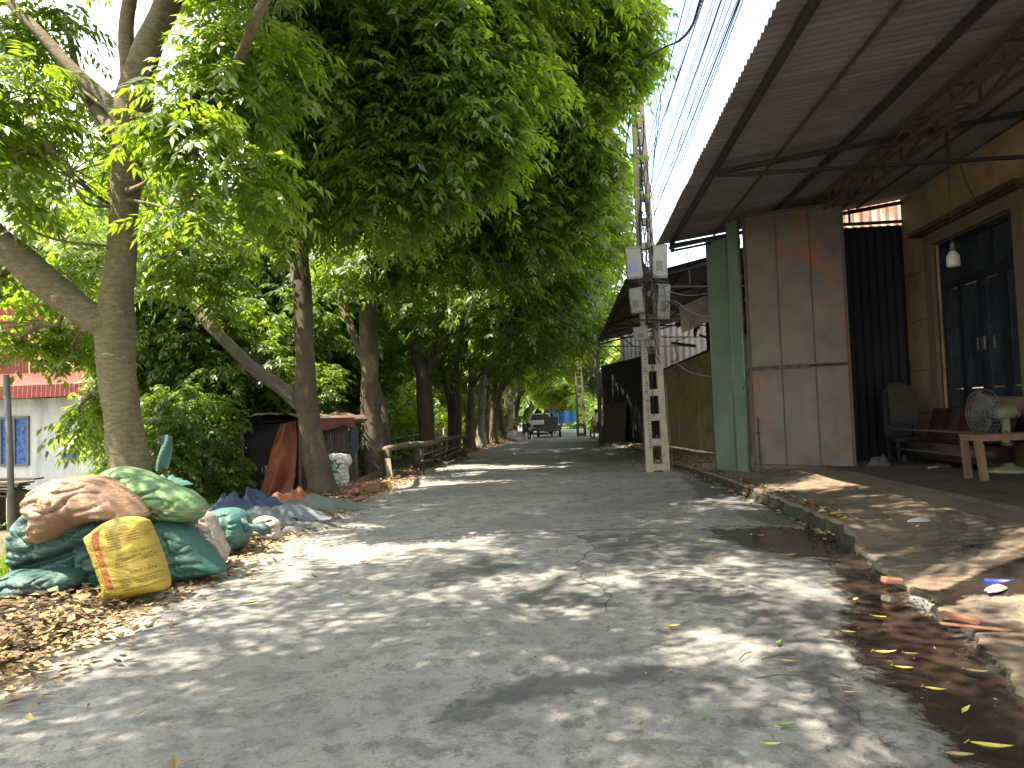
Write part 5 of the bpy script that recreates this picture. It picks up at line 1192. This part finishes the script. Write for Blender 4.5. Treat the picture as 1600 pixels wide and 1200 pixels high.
tag(m.build('scrap_laths', M('lath', (.15, .08, .06), (.1, .06, .05), 6, .9, .3)), 'thin reddish laths scattered round the white printed sack', 'laths', kind='stuff')
for (u, v, r, s_, lb) in [(60, 948, .3, 2, 'flat pale paper sheet under the lowest green sack'), (15, 945, .28, 5, 'crumpled white paper at the left corner of the sack pile'), (110, 950, .22, 8, 'pale torn paper strip before the dark sack')]:
    rag('paper_litter', lb, 'paper', gr(u, v), r, .045, M('paper_grey', (.42, .42, .40), (.3, .3, .28), 6, .9, .3) if s_ == 2 else bpy.data.materials['paper_grey'], s_, 30, 1.5, .5, .4)

# ---------------------------------------------------------------- vehicles and people at the far end
DKM = M('trike_steel', (.075, .08, .09), (.05, .05, .055), 4, .6, .2, stain=(.09, .06, .045)); TYRE = M('tyre', (.02, .02, .02), None, 9, .9, .2); RIM = M('rim', (.2, .2, .2), None, 5, .5, 0, metal=.6)
def wheel(c, r, w, parent, ax_='x'):
    n = 24; m = MB(); c = Vector(c)
    pr = [(r*.62, -w/2), (r*.9, -w/2), (r, -w*.3), (r, w*.3), (r*.9, w/2), (r*.62, w/2)]
    vs = [c+(Vector((p[1], p[0]*math.cos(2*math.pi*k/n), p[0]*math.sin(2*math.pi*k/n))) if ax_ == 'x' else Vector((p[0]*math.cos(2*math.pi*k/n), p[1], p[0]*math.sin(2*math.pi*k/n)))) for p in pr for k in range(n)]
    m.add(vs, [(i*n+k, i*n+(k+1) % n, ((i+1) % 6)*n+(k+1) % n, ((i+1) % 6)*n+k) for i in range(6) for k in range(n)])
    o = m.build('wheel', TYRE, parent, True)
    m = MB(); d = Vector((w*.3, 0, 0)) if ax_ == 'x' else Vector((0, w*.3, 0)); m.tube([c-d, c+d], r*.2, 12)
    for k in range(6):
        a = k*math.pi/3; q = Vector((0, math.cos(a), math.sin(a))) if ax_ == 'x' else Vector((math.cos(a), 0, math.sin(a))); m.bar(c, c+q*r*.66, w*.3)
    m.build('rim', RIM, o); return o
T0 = gr(858, 684); TY = T0.y
trk = empty('cargo_trike', (T0.x, TY, 0), 'dark three wheeled cargo trike with a small canopy seen from behind on the lane', 'cargo trike')
x0 = T0.x
m = MB(); m.box((x0, TY+.7, .52), (1.55, 1.7, .06)); m.box((x0, TY-.14, .62), (1.55, .04, .26)); m.box((x0-.76, TY+.7, .62), (.04, 1.7, .24)); m.box((x0+.76, TY+.7, .62), (.04, 1.7, .24)); m.box((x0, TY-.17, .44), (1.5, .05, .08)); m.box((x0, TY+1.2, .40), (.5, 2.6, .08)); m.build('load_bed', DKM, trk)
m = MB(); m.box((x0+.15, TY+.8, .98), (.86, 1.0, .62))
for k in range(6): m.box((x0-.2+.14*k, TY+.285, .98), (.03, .03, .6))
m.build('cargo_box', DKM, trk)
m = MB(); m.quadgrid(lambda u, v: Vector((x0-.32+1.0*u, TY+1.19, 1.52+(.14+.24*max(0, math.sin(math.pi*u))**.6)*v)), 10, 2); m.quadgrid(lambda u, v: Vector((x0-.32+1.0*u, TY+1.2+1.1*v, 1.66+.24*max(0, math.sin(math.pi*u))**.6)), 10, 4); m.quadgrid(lambda u, v: Vector((x0-.32+1.0*(1-u), TY+1.2+1.1*v, 1.63+.24*max(0, math.sin(math.pi*u))**.6)), 10, 4)
for x, y in ((x0-.31, TY+1.2), (x0+.67, TY+1.2), (x0-.31, TY+2.2), (x0+.67, TY+2.2)): m.bar((x, y, .6), (x, y, 1.63), .035)
m.build('canopy', M('trike_canopy', (.07, .08, .09)), trk)
wheel((x0-.68, TY+.35, .28), .28, .14, trk); wheel((x0+.68, TY+.35, .28), .28, .14, trk); wheel((x0+.1, TY+2.9, .28), .28, .1, trk)
m = MB(); m.tube([(x0+.1, TY+2.9, .3), (x0+.1, TY+2.6, 1.0)], .04, 8); m.bar((x0-.25, TY+2.4, 1.05), (x0+.45, TY+2.4, 1.05), .035); m.build('handlebar', DKM, trk)
for sx_ in (-.68, .68): MB().box((x0+sx_, TY-.17, .58), (.1, .03, .06)).build('tail_light', M('tail_red', (.35, .02, .02), None, 5, .3, 0) if sx_ < 0 else bpy.data.materials['tail_red'], trk)
SKIN = M('skin', (.33, .19, .13), (.28, .16, .11), 9, .6, .1)
def person(loc, rz, label, shirt, hat=None, pants=None, sit=.62):
    root = empty('person', loc, label, 'person'); bm = bpy.data.meshes.new('body')
    J = [((0,0,sit),.14),((0,.02,sit+.22),.13),((0,.05,sit+.42),.155),((0,.06,sit+.52),.06),((0,.08,sit+.60),.07),((0,.09,sit+.70),.095),((0,.09,sit+.78),.07),
         ((-.18,.06,sit+.44),.06),((-.24,.22,sit+.22),.045),((-.2,.42,sit+.22),.038),((-.2,.50,sit+.22),.03),((.18,.06,sit+.44),.06),((.24,.22,sit+.22),.045),((.2,.42,sit+.22),.038),((.2,.50,sit+.22),.03),
         ((-.1,.0,sit-.02),.10),((-.17,.38,sit+.0),.075),((-.17,.36,sit-.42),.05),((-.17,.46,sit-.46),.04),((.1,.0,sit-.02),.10),((.17,.38,sit+.0),.075),((.17,.36,sit-.42),.05),((.17,.46,sit-.46),.04)]
    E_ = [(0,1),(1,2),(2,3),(3,4),(4,5),(5,6),(2,7),(7,8),(8,9),(9,10),(2,11),(11,12),(12,13),(13,14),(0,15),(15,16),(16,17),(17,18),(0,19),(19,20),(20,21),(21,22)]
    ca, sa = math.cos(rz), math.sin(rz)
    bm.from_pydata([(loc[0]+p[0]*ca-p[1]*sa, loc[1]+p[0]*sa+p[1]*ca, loc[2]+p[2]) for p, _ in J], E_, []); o = link('body', bm, shirt, root)
    md = o.modifiers.new('s', 'SKIN'); sv = bm.skin_vertices[0].data
    for i, (_, r_) in enumerate(J): sv[i].radius = (r_, r_)
    sv[0].use_root = True; ss = o.modifiers.new('u', 'SUBSURF'); ss.levels = ss.render_levels = 2
    L = lambda p: Vector((loc[0]+p[0]*ca-p[1]*sa, loc[1]+p[0]*sa+p[1]*ca, loc[2]+p[2]))
    m = MB(); m.tube([L((0, .085, sit+.66)), L((0, .075, sit+.72)), L((0, .08, sit+.80)), L((0, .08, sit+.83))], [.10, .112, .09, .03], 14); m.build('hair', hat or M('hair', (.015, .013, .012)), root, True)
    return root
person((x0+.15, TY+1.75, .05), 0, 'person with a green cap driving the cargo trike, seen from behind', M('shirt_dark', (.06, .08, .08)), M('cap_green', (.05, .22, .13)))
# white car beyond the trike
CARW = M('car_white', (.62, .64, .66), None, 3, .25, 0)
C0 = at(846, 680, 52); cx0, cy0 = C0.x-.1, 52.0
car = empty('parked_car', (cx0, cy0, 0), 'white car facing the camera on the left of the lane, half behind the cargo trike', 'car')
prof = [(-.0, .38, .80), (.03, .62, .84), (.12, .82, .85), (1.05, .98, .86), (1.15, 1.02, .84), (1.85, 1.48, .66), (2.1, 1.52, .64), (3.4, 1.50, .64), (4.1, 1.05, .82), (4.3, .8, .84), (4.35, .38, .8)]
m = MB(); vs = []
for (y, z, w) in prof:
    lowz = .25; vs += [(cx0-.86, cy0+y, lowz), (cx0-.90, cy0+y, min(z, .72)), (cx0-w, cy0+y, z), (cx0+w, cy0+y, z), (cx0+.90, cy0+y, min(z, .72)), (cx0+.86, cy0+y, lowz)]
n = len(prof); m.add(vs, [(i*6+k, i*6+k+1, (i+1)*6+k+1, (i+1)*6+k) for i in range(n-1) for k in range(5)]+[(0, 5, 4, 3, 2, 1), tuple((n-1)*6+k for k in range(6))]); m.build('body', CARW, car)
m = MB(); m.add([(cx0-.76, cy0+1.16, 1.03), (cx0+.76, cy0+1.16, 1.03), (cx0+.62, cy0+1.80, 1.46), (cx0-.62, cy0+1.80, 1.46)], [(0, 1, 2, 3)]); m.build('windscreen', GLASSD, car)
m = MB(); m.box((cx0, cy0-.02, .62), (1.0, .04, .2)); m.box((cx0, cy0-.02, .36), (1.3, .04, .16)); m.build('grille', GLASSD, car)
for s_ in (-.66, .66): MB().box((cx0+s_, cy0+.0, .68), (.34, .05, .14)).build('headlight', M('lamp', (.5, .52, .55), None, 5, .15, 0) if s_ < 0 else bpy.data.materials['lamp'], car)
for s_ in (-.98, .98): MB().box((cx0+s_, cy0+1.5, .98), (.2, .1, .14)).build('mirror', CARW, car)
for s_ in (-.78, .78):
    for y in (.75, 3.45): wheel((cx0+s_, cy0+y, .33), .33, .22, car)
def motorbike(loc, rz, label, body):
    root = empty('motorbike', loc, label, 'motorbike'); l = MB()
    root.rotation_euler.z = 0; ca, sa = math.cos(rz), math.sin(rz); Lc = lambda x, y, z: Vector((loc[0]+x*ca-y*sa, loc[1]+x*sa+y*ca, loc[2]+z))
    m = MB(); m.tube([Lc(0, -.95, .78), Lc(0, -.5, .80), Lc(0, 0, .74), Lc(0, .15, .5), Lc(0, .45, .48)], [.06, .13, .15, .12, .10], 12, rough=.1); m.tube([Lc(0, .45, .45), Lc(0, .6, .85), Lc(0, .62, 1.0)], [.14, .12, .06], 12); m.build('fairing', body, root, True)
    m = MB(); m.tube([Lc(0, -.8, .85), Lc(0, -.4, .88), Lc(0, 0, .84)], [.1, .13, .1], 10); m.build('seat', TYRE, root, True)
    m = MB(); m.tube([Lc(-.35, .5, 1.0), Lc(0, .6, .98), Lc(.35, .5, 1.0)], .022, 6); m.tube([Lc(-.3, .52, 1.0), Lc(-.32, .55, 1.2)], .01, 5); m.tube([Lc(.3, .52, 1.0), Lc(.32, .55, 1.2)], .01, 5); m.tube([Lc(0, .62, .9), Lc(0, .75, .3)], .03, 6); m.tube([Lc(0, -.3, .4), Lc(0, -.7, .3)], .05, 6); m.build('handlebar', RIM, root)
    for y in (-.65, .75):
        a = [Lc(0, y+.27*math.cos(k*math.pi/12), .28+.27*math.sin(k*math.pi/12)) for k in range(25)]; MB().tube(a, .045, 7, False).build('tyre', TYRE, root)
    return root
q = gr(823, 686); motorbike((q.x, q.y, 0), .3, 'dark motorbike parked left of the lane beside a pale heap', M('bike_dark', (.03, .035, .06), None, 4, .35, 0))
q = gr(931, 687); q.x += .1; motorbike((q.x, q.y, 0), .35, 'motorbike by the far utility pole with a person on it', M('bike_red', (.25, .2, .2), None, 4, .4, 0))
person((q.x, q.y-.2, .2), .35, 'person in a pale shirt sitting on the motorbike by the far pole', M('shirt_pale', (.50, .42, .40)), None)
rag('white_heap', 'pale heap of sacks at the left road edge by the parked motorbike', 'heap', gr(806, 686), 1.0, .5, M('pale_heap', (.42, .38, .40), (.3, .27, .27), 4, .9, .5), 31, 36, 1.0, 1.6)

# ---------------------------------------------------------------- shrubs, ground cover, the far wood
def shrub(label, seed, leaf, blobs, stems=4, group='shrubs in the garden left of the lane', **kw):
    g = np.random.default_rng(seed); root = empty('shrub', (0, 0, 0), label, 'shrub', group)
    me, cl = crown_mesh('foliage', blobs, g, **kw); link('foliage', me, leaf, root); m = MB(); r0 = random.Random(seed)
    for C in cl:
        for k in range(0, len(C), max(1, len(C)//stems)):
            q = Vector(C[k]); m.tube(curve((q.x*.15, q.y*.15, -.1), q, 0, 5, .2, k), [.03, .026, .02, .016, .01, .006], 5)
    m.build('stem', BARK2, root, True); return root
s1 = shrub('dark broadleaf shrub right behind the shed', 51, LEAF2, [((0,0,1.4), (1.5,1.2,1.2), 150), ((.5,0,2.6), (1.1,1,.8), 90)], L=.42, ll=.15, per=9)
s1.location = (-7.4, 17.6, -.25)
s2 = shrub('sunlit low shrub behind the log rail', 53, LEAF3, [((0,0,.6), (1.5,1.0,.7), 110), ((.4,.2,1.4), (.9,.8,.6), 50)], L=.40, ll=.13, per=8)
s2.location = (-7.2, 20.5, -.3)
for src, x, y, rz, sc, lb in [
    (s1, -7.7, 13.2, 1, .75, 'dark shrub between the forked trunk and the blue tarpaulin heap'),
    (s1, -9.3, 15.2, 2, 1.0, 'dark shrub left of the shed'),
    (s1, -11.3, 18.6, 3, .95, 'dark shrub at the right corner of the white house'),
    (s1, -9.4, 18.8, 4, 1.2, 'large dark shrub behind the shed roof'),
    (s1, -13.4, 22.5, 5, 1.5, 'large dark shrub deep behind the shed'),
    (s1, -9.0, 24.0, .6, 1.2, 'dark shrub between the third and fourth trunks'),
    (s2, -7.8, 13.0, 1, .8, 'bright low shrub behind the blue tarpaulin heap'),
    (s2, -8.6, 15.2, 3, .6, 'small bright shrub at the left foot of the shed'),
    (s2, -7.3, 26, 2, 1.3, 'bright shrub behind the bamboo fence'),
    (s2, -7.8, 30, 4, 1.5, 'bright shrub past the end of the bamboo fence'),
    (s2, -9.5, 34, 5, 1.9, 'tall bright shrub behind the slim trunks'),
    (s2, -7.0, 39, 1, 1.6, 'bright shrub before the parked motorbike'),
    (s2, -6.6, 46, 2, 1.7, 'bright shrub left of the white car'),
    (s2, -6.8, 54, 3, 2.0, 'bright shrub beyond the white car'),
    (s2, 1.6, 66, 1, 1.7, 'bright shrub right of the blue tarpaulin'),
    (s2, 3.0, 57, 4, 1.4, 'bright shrub beside the far house'),
    (s2, 7.6, 38, 5, 2.6, 'tall bright shrub behind the black fence')]:
    copy_tree(src, (x, y, -.3), rz, sc, lb)
g = np.random.default_rng(77)
me, _ = crown_mesh('ground_cover', [((-8.6, 14.2, -.32), (2.6, 3.2, .16), 420), ((-9.0, 22, -.30), (3.4, 6, .20), 420), ((-8.0, 33, -.3), (3.4, 7, .25), 300), ((-7.6, 7.4, -.25), (1.7, 2.4, .16), 260)], g, L=.22, ll=.09, per=8, npairs=4, lw=.35)
tag(link('ground_cover', me, LEAF3), 'bright green ground cover growing across the sunken garden', 'ground cover', kind='stuff')
# grass blades by the sacks
V, Fq, va = [], [], []
for k in range(2600):
    y = g.uniform(5.6, 9.5); x = le(y)-1.55-abs(g.normal(0, .7)); z0 = -.12 if x < -5.9 else .02; h = g.uniform(.10, .32); a = g.uniform(0, 6.3); l = g.uniform(.02, .16); w = .006
    dx, dy = math.cos(a), math.sin(a); n0 = len(V); V += [(x-dy*w, y+dx*w, z0), (x+dy*w, y-dx*w, z0), (x+dx*l*.5+dy*w*.7, y+dy*l*.5-dx*w*.7, z0+h*.6), (x+dx*l*.5-dy*w*.7, y+dy*l*.5+dx*w*.7, z0+h*.6), (x+dx*l, y+dy*l, z0+h), (x+dx*l+.002, y+dy*l, z0+h)]
    Fq += [(n0, n0+1, n0+2, n0+3), (n0+3, n0+2, n0+4, n0+5)]; va += [g.uniform(0, 1)]*6
me = npmesh('grass', np.array(V), np.array(Fq)); setattr_(me, 'var', np.array(va)); tag(link('grass', me, LEAF), 'grass growing behind the sack pile', 'grass', kind='stuff')
blobs = []
for k in range(30):
    f = k/29; blobs.append(((-52+rnd.uniform(-4, 4), -10+150*f, 4.2), (7, 7, 6.0), 44))
for k in range(16): blobs.append(((-44+110*k/15, 136+rnd.uniform(-6, 6), 5.0), (9, 7, 7.5), 62))
for k in range(22): blobs.append(((26+rnd.uniform(-3, 3), 22+110*k/21, 4.0), (6, 6, 5.5), 44))
me, _ = crown_mesh('far_wood', blobs, g, L=2.0, ll=.85, per=7, npairs=3, lw=.5, spread=1.2)
tag(link('far_wood', me, LEAF), 'distant wood closing the view behind the gardens', 'woodland', kind='stuff')

# ---------------------------------------------------------------- fallen leaves
LIT = bpy.data.materials.new('leaf_litter'); LIT.use_nodes = True; nt = LIT.node_tree; p_ = nt.nodes['Principled BSDF']
a_ = nt.nodes.new('ShaderNodeAttribute'); a_.attribute_name = 'var'; r_ = nt.nodes.new('ShaderNodeValToRGB'); e = r_.color_ramp.elements
e[0].position = 0; e[0].color = (.045, .03, .018, 1); e[1].position = 1; e[1].color = (.55, .47, .08, 1)
for ps, c_ in ((.35, (.14, .085, .042)), (.6, (.25, .17, .085)), (.82, (.36, .27, .11)), (.93, (.42, .38, .09))): q = e.new(ps); q.color = (*c_, 1)
nt.links.new(a_.outputs['Fac'], r_.inputs[0]); nt.links.new(r_.outputs[0], p_.inputs['Base Color']); p_.inputs['Roughness'].default_value = .7
def litter(name, label, pts, size=(.045, .11), hi=.93):
    n = len(pts); P0 = np.array(pts); a = g.uniform(0, 2*np.pi, n); l = g.uniform(*size, n); w = l*g.uniform(.16, .30, n)
    d = np.stack([np.cos(a), np.sin(a), g.normal(0, .18, n)], 1); s_ = np.stack([-np.sin(a), np.cos(a), g.normal(0, .35, n)], 1); up = np.zeros((n, 3)); up[:, 2] = 1
    cur = g.uniform(-.15, .35, n)*l
    A0 = P0-d*(l/2)[:, None]+up*cur[:, None]; A1 = P0+d*(l/2)[:, None]+up*(cur*g.uniform(.3, 1.2, n))[:, None]; L1 = P0+s_*w[:, None]+up*(l*.08)[:, None]; R1 = P0-s_*w[:, None]+up*(l*.08)[:, None]
    V = np.stack([A0, L1, A1, P0, A0, P0, A1, R1], 1).reshape(-1, 3); zmin = np.repeat(P0[:, 2]-.004, 8); V[:, 2] = np.maximum(V[:, 2], zmin)
    va = np.repeat(np.clip(g.beta(2.0, 2.0, n)*hi, 0, 1), 8); me = npmesh(name, V, np.arange(n*8).reshape(-1, 4)); setattr_(me, 'var', va); return tag(link(name, me, LIT), label, 'leaf litter', kind='stuff')
pts = []
def gz(x, y):
    d = le(y)-x; return (.012+.05*min(1, max(0, d/.5))-.38*min(1, max(0, (d-1.7)/2.2))+.03*fb(x*.9, y*.9, 21)*min(1, d*3)) if d > 0 else .012+.012*fb(x*.35, y*.35, 1)
while len(pts) < 15000:
    y = 2.4+44*g.uniform(0, 1)**1.35; d = abs(g.normal(.15, .50)) if g.uniform() < .8 else -g.exponential(.22); 
    if d > 1.9: continue
    x = le(y)-d+.1; dens = .5+.5*nz(x*.9, y*.5, 40)+.25
    if g.uniform() > dens: continue
    pts.append((x, y, gz(x, y)+.012+g.uniform(0, .05 if d > .1 else .004)))
litter('leaf_litter', 'brown and yellow leaf litter drifted along the left verge', pts)
pts = []
for k in range(950):
    x = g.uniform(-5.6, -3.65); y = g.uniform(3.4, 6.0); 
    if x > le(y)-.02: continue
    pts.append((x, y, gz(x, y)+.01+g.uniform(0, .09)))
litter('leaf_litter', 'thick dry leaves and twigs heaped at the lower left corner', pts, (.05, .14), .85)
pts = []
while len(pts) < 6500:
    y = g.uniform(14.5, 46) if g.uniform() < .9 else g.uniform(8, 15); e_ = re_(y); x = e_+g.normal(.25, .6) if y > 17 else e_+g.normal(0, .12)
    if y > 17 and x > e_+2.0: continue
    if g.uniform() > .65+.6*nz(x*.8, y*.4, 50): continue
    pts.append((x, y, max(pave_h(x, y) if x > e_ else 0, .012+.012*fb(x*.35, y*.35, 1))+.012+g.uniform(0, .02)))
litter('leaf_litter', 'yellowish leaf litter around and beyond the concrete pole foot', pts, (.05, .12), 1.0)
pts = [(g.uniform(le(y)+.1, re_(y)-.05), y, .016+.012*0) for y in 3.2+26*g.uniform(0, 1, 700)**1.6]
pts = [(x, y, .012+.012*mnoise.fractal(Vector((x*.35, y*.35, 1)), .9, 2.1, 4)+.004) for x, y, _ in pts]
litter('leaf_litter', 'scattered tiny leaf fragments on the concrete lane', pts, (.012, .04), .8)
m = MB()
for k in range(90):
    y = g.uniform(3, 7); x = le(y)-g.uniform(.1, 1.6); z = gz(x, y)+.05; a = g.uniform(0, 6.3); l = g.uniform(.08, .35); m.tube([(x, y, z), (x+l*.5*math.cos(a), y+l*.5*math.sin(a), z+.02), (x+l*math.cos(a), y+l*math.sin(a), z)], g.uniform(.002, .007), 4)
for (u, v, l, a) in [(1190, 1030, .22, .3), (1180, 1060, .25, .15), (1155, 1030, .16, .9), (950, 985, .14, 1.5), (1030, 890, .3, .2), (1010, 900, .2, .5), (1270, 1068, .2, -.1), (1060, 900, .3, -.3)]:
    q = gr(u, v, .02); m.tube([q, q+Vector((l*.5*math.cos(a), l*.5*math.sin(a), .012)), q+Vector((l*math.cos(a), l*math.sin(a), 0))], .0035, 4)
tag(m.build('twigs', BARK2), 'thin dry twigs scattered on the verge and lane', 'twigs', kind='stuff')
YL = [M('yellow_leaf', (.62, .56, .10), (.52, .45, .07), 12, .5, .1), M('green_leaf', (.16, .30, .05), (.12, .24, .04), 12, .5, .1), M('tan_leaf', (.40, .30, .13), (.32, .22, .10), 12, .6, .1)]
def fleaf(u, v, L, ang, mi, lift=0, curl=.25):
    z = .018+lift; c_ = gr(u, v, z); rd, pv = gr(u, v, 0), gr(u, v, .06)
    if c_.x > re_(c_.y): z = pave_h(c_.x, c_.y)+.02; c_ = gr(u, v, z)
    L *= .8; ang += rnd.uniform(-.6, .6); m = MB(); w = L*rnd.uniform(.13, .22); ca, sa = math.cos(ang), math.sin(ang)
    def fn(s_, t_):
        x = (s_-.5)*L; ww = w*math.sin(math.pi*min(1, s_*1.0))**.8*(1-.25*s_); y = (t_-.5)*2*ww; zz = abs(t_-.5)*2*ww*.7+curl*L*(s_-.5)**2*2+.12*L*(s_-.3)**2; y += .12*L*math.sin(s_*2.5)
        return c_+Vector((x*ca-y*sa, x*sa+y*ca, zz))
    m.quadgrid(fn, 12, 4); m.tube([c_+Vector((-(.5*L)*ca-.0*sa, -(.5*L)*sa, curl*L*.5+.01)), c_+Vector((-(.62*L)*ca, -(.62*L)*sa, .01))], .0018, 4)
    lb = ['yellow leaf lying on the grey concrete', 'green leaf lying on the grey concrete', 'tan dry leaf lying on the concrete'][mi]
    tag(m.build('fallen_leaf', YL[mi], None, True), lb, 'leaf', lb.replace('leaf', 'leaves')+' lane')
for a in [(1052, 980, .13, .1, 0), (1103, 1120, .09, 1.5, 1), (1229, 1136, .12, -.3, 1), (1206, 1166, .10, -.4, 0), (1462, 1080, .13, -.5, 0), (1512, 1112, .12, 1.2, 0), (1550, 1172, .2, -.5, 0), (1500, 1184, .14, -.3, 2),
          (1412, 1046, .13, .1, 0), (1384, 1022, .16, -.5, 0), (1374, 966, .12, -.3, 0), (1338, 938, .10, .2, 0), (1325, 990, .12, 0, 2), (1218, 1005, .09, .9, 1), (1226, 1036, .12, -.2, 2), (1095, 845, .12, .2, 0), (1124, 849, .11, -.6, 0), (1157, 888, .13, .3, 2), (1120, 876, .12, .1, 2), (1175, 836, .1, .9, 0), (1190, 837, .1, -.6, 0),
          (1233, 870, .2, .3, 2), (1266, 878, .14, .1, 2), (1283, 835, .10, .2, 2), (1424, 858, .09, .1, 0), (1390, 814, .14, .3, 0), (1434, 824, .12, .5, 0), (1424, 1024, .1, .1, 2), (1290, 916, .1, 0, 2), (1328, 1084, .10, .3, 2),
          (551, 932, .13, .1, 1), (568, 878, .12, .3, 2), (390, 944, .2, .3, 2), (705, 844, .1, 0, 2), (1288, 971, .08, .2, 1), (1428, 962, .09, 1, 1), (1526, 1052, .14, -.1, 2), (980, 846, .08, 1.2, 0)]:
    fleaf(*a)
# drain side bits: blue pipe, bricks, plastic
pz = .10
p0, p1 = gr(1538, 908, pz), gr(1640, 912, pz); m = MB(); m.tube([p0, p1], .022, 14); o = m.build('blue_pipe', M('blue_plastic', (.02, .04, .34), None, 4, .3, 0), None, True); tag(o, 'blue plastic pipe lying on the wet pavement at the right edge', 'pipe')
for (u, v, w, d, h, rz, mt, nm, lb) in [(1394, 912, .15, .08, .05, .1, TERRA, 'brick', 'pinkish brick piece at the broken pavement edge'), (1500, 968, .24, .11, .02, -.7, TERRA, 'clay_tile', 'reddish tile fragment where the muddy pool starts'), (1560, 985, .7, .05, .012, .0, TERRA, 'clay_tile', 'long pinkish slab piece set in the pavement edge'), (1392, 940, .12, .08, .045, .5, BARKW, 'stone', 'pale stone beside the pinkish brick')]:
    q = gr(u, v, .05); rm = Matrix.Rotation(rz, 3, 'Z') @ Matrix.Rotation(.12, 3, 'Y'); m = MB(); m.box((q.x, q.y, .05+h/2), (w, d, h), m=rm); o = tag(m.build(nm, mt), lb, nm.replace('_', ' ')); bv = o.modifiers.new('b', 'BEVEL'); bv.width = .012; bv.segments = 2
rag('plastic_scrap', 'pale curled plastic scrap beside the blue pipe', 'plastic', gr(1555, 922, .1), .09, .03, WHS, 41, 20, 1.6, .5, .7)
rag('plastic_scrap', 'clear crumpled plastic on the pavement slab', 'plastic', gr(1435, 815, .27), .08, .04, bpy.data.materials['paper'], 43, 20, 1.4, .6)
# rubble and clods along the crumbled pavement edge
m = MB()
for k in range(420):
    y = g.uniform(4.2, 17); x = float(np.interp(y, pys, PX_[:, 0]))+g.normal(-.05, .05); s_ = g.uniform(.004, .016) if g.uniform() < .93 else g.uniform(.018, .028); rm = Matrix.Rotation(g.uniform(0, 6), 3, 'Z') @ Matrix.Rotation(g.uniform(0, 6), 3, 'X')
    pr = [Vector((s_*g.uniform(.6, 1.2)*a, s_*g.uniform(.6, 1.2)*b_, s_*g.uniform(.5, 1)*c_)) for a, b_, c_ in ((1,0,0),(-1,0,0),(0,1,0),(0,-1,0),(0,0,1),(0,0,-1))]; c0 = Vector((x, y, .01+s_*.4))
    m.add([rm @ q+c0 for q in pr], [(0,2,4),(2,1,4),(1,3,4),(3,0,4),(2,0,5),(1,2,5),(3,1,5),(0,3,5)])
tag(m.build('rubble', KERB), 'dark crumbs of rubble along the broken pavement edge', 'rubble', kind='stuff')
g2 = np.random.default_rng(5); me, _ = crown_mesh('weeds', [((2.72, 15.2, .14), (.12, .3, .12), 10), ((2.95, 11.5, .12), (.05, 1.0, .08), 10), ((2.6, 17.0, .1), (.2, .3, .1), 8)], g2, L=.14, ll=.05, per=7, npairs=3)
tag(link('weeds', me, LEAF3), 'small weeds sprouting from the kerb face', 'weeds', kind='stuff')
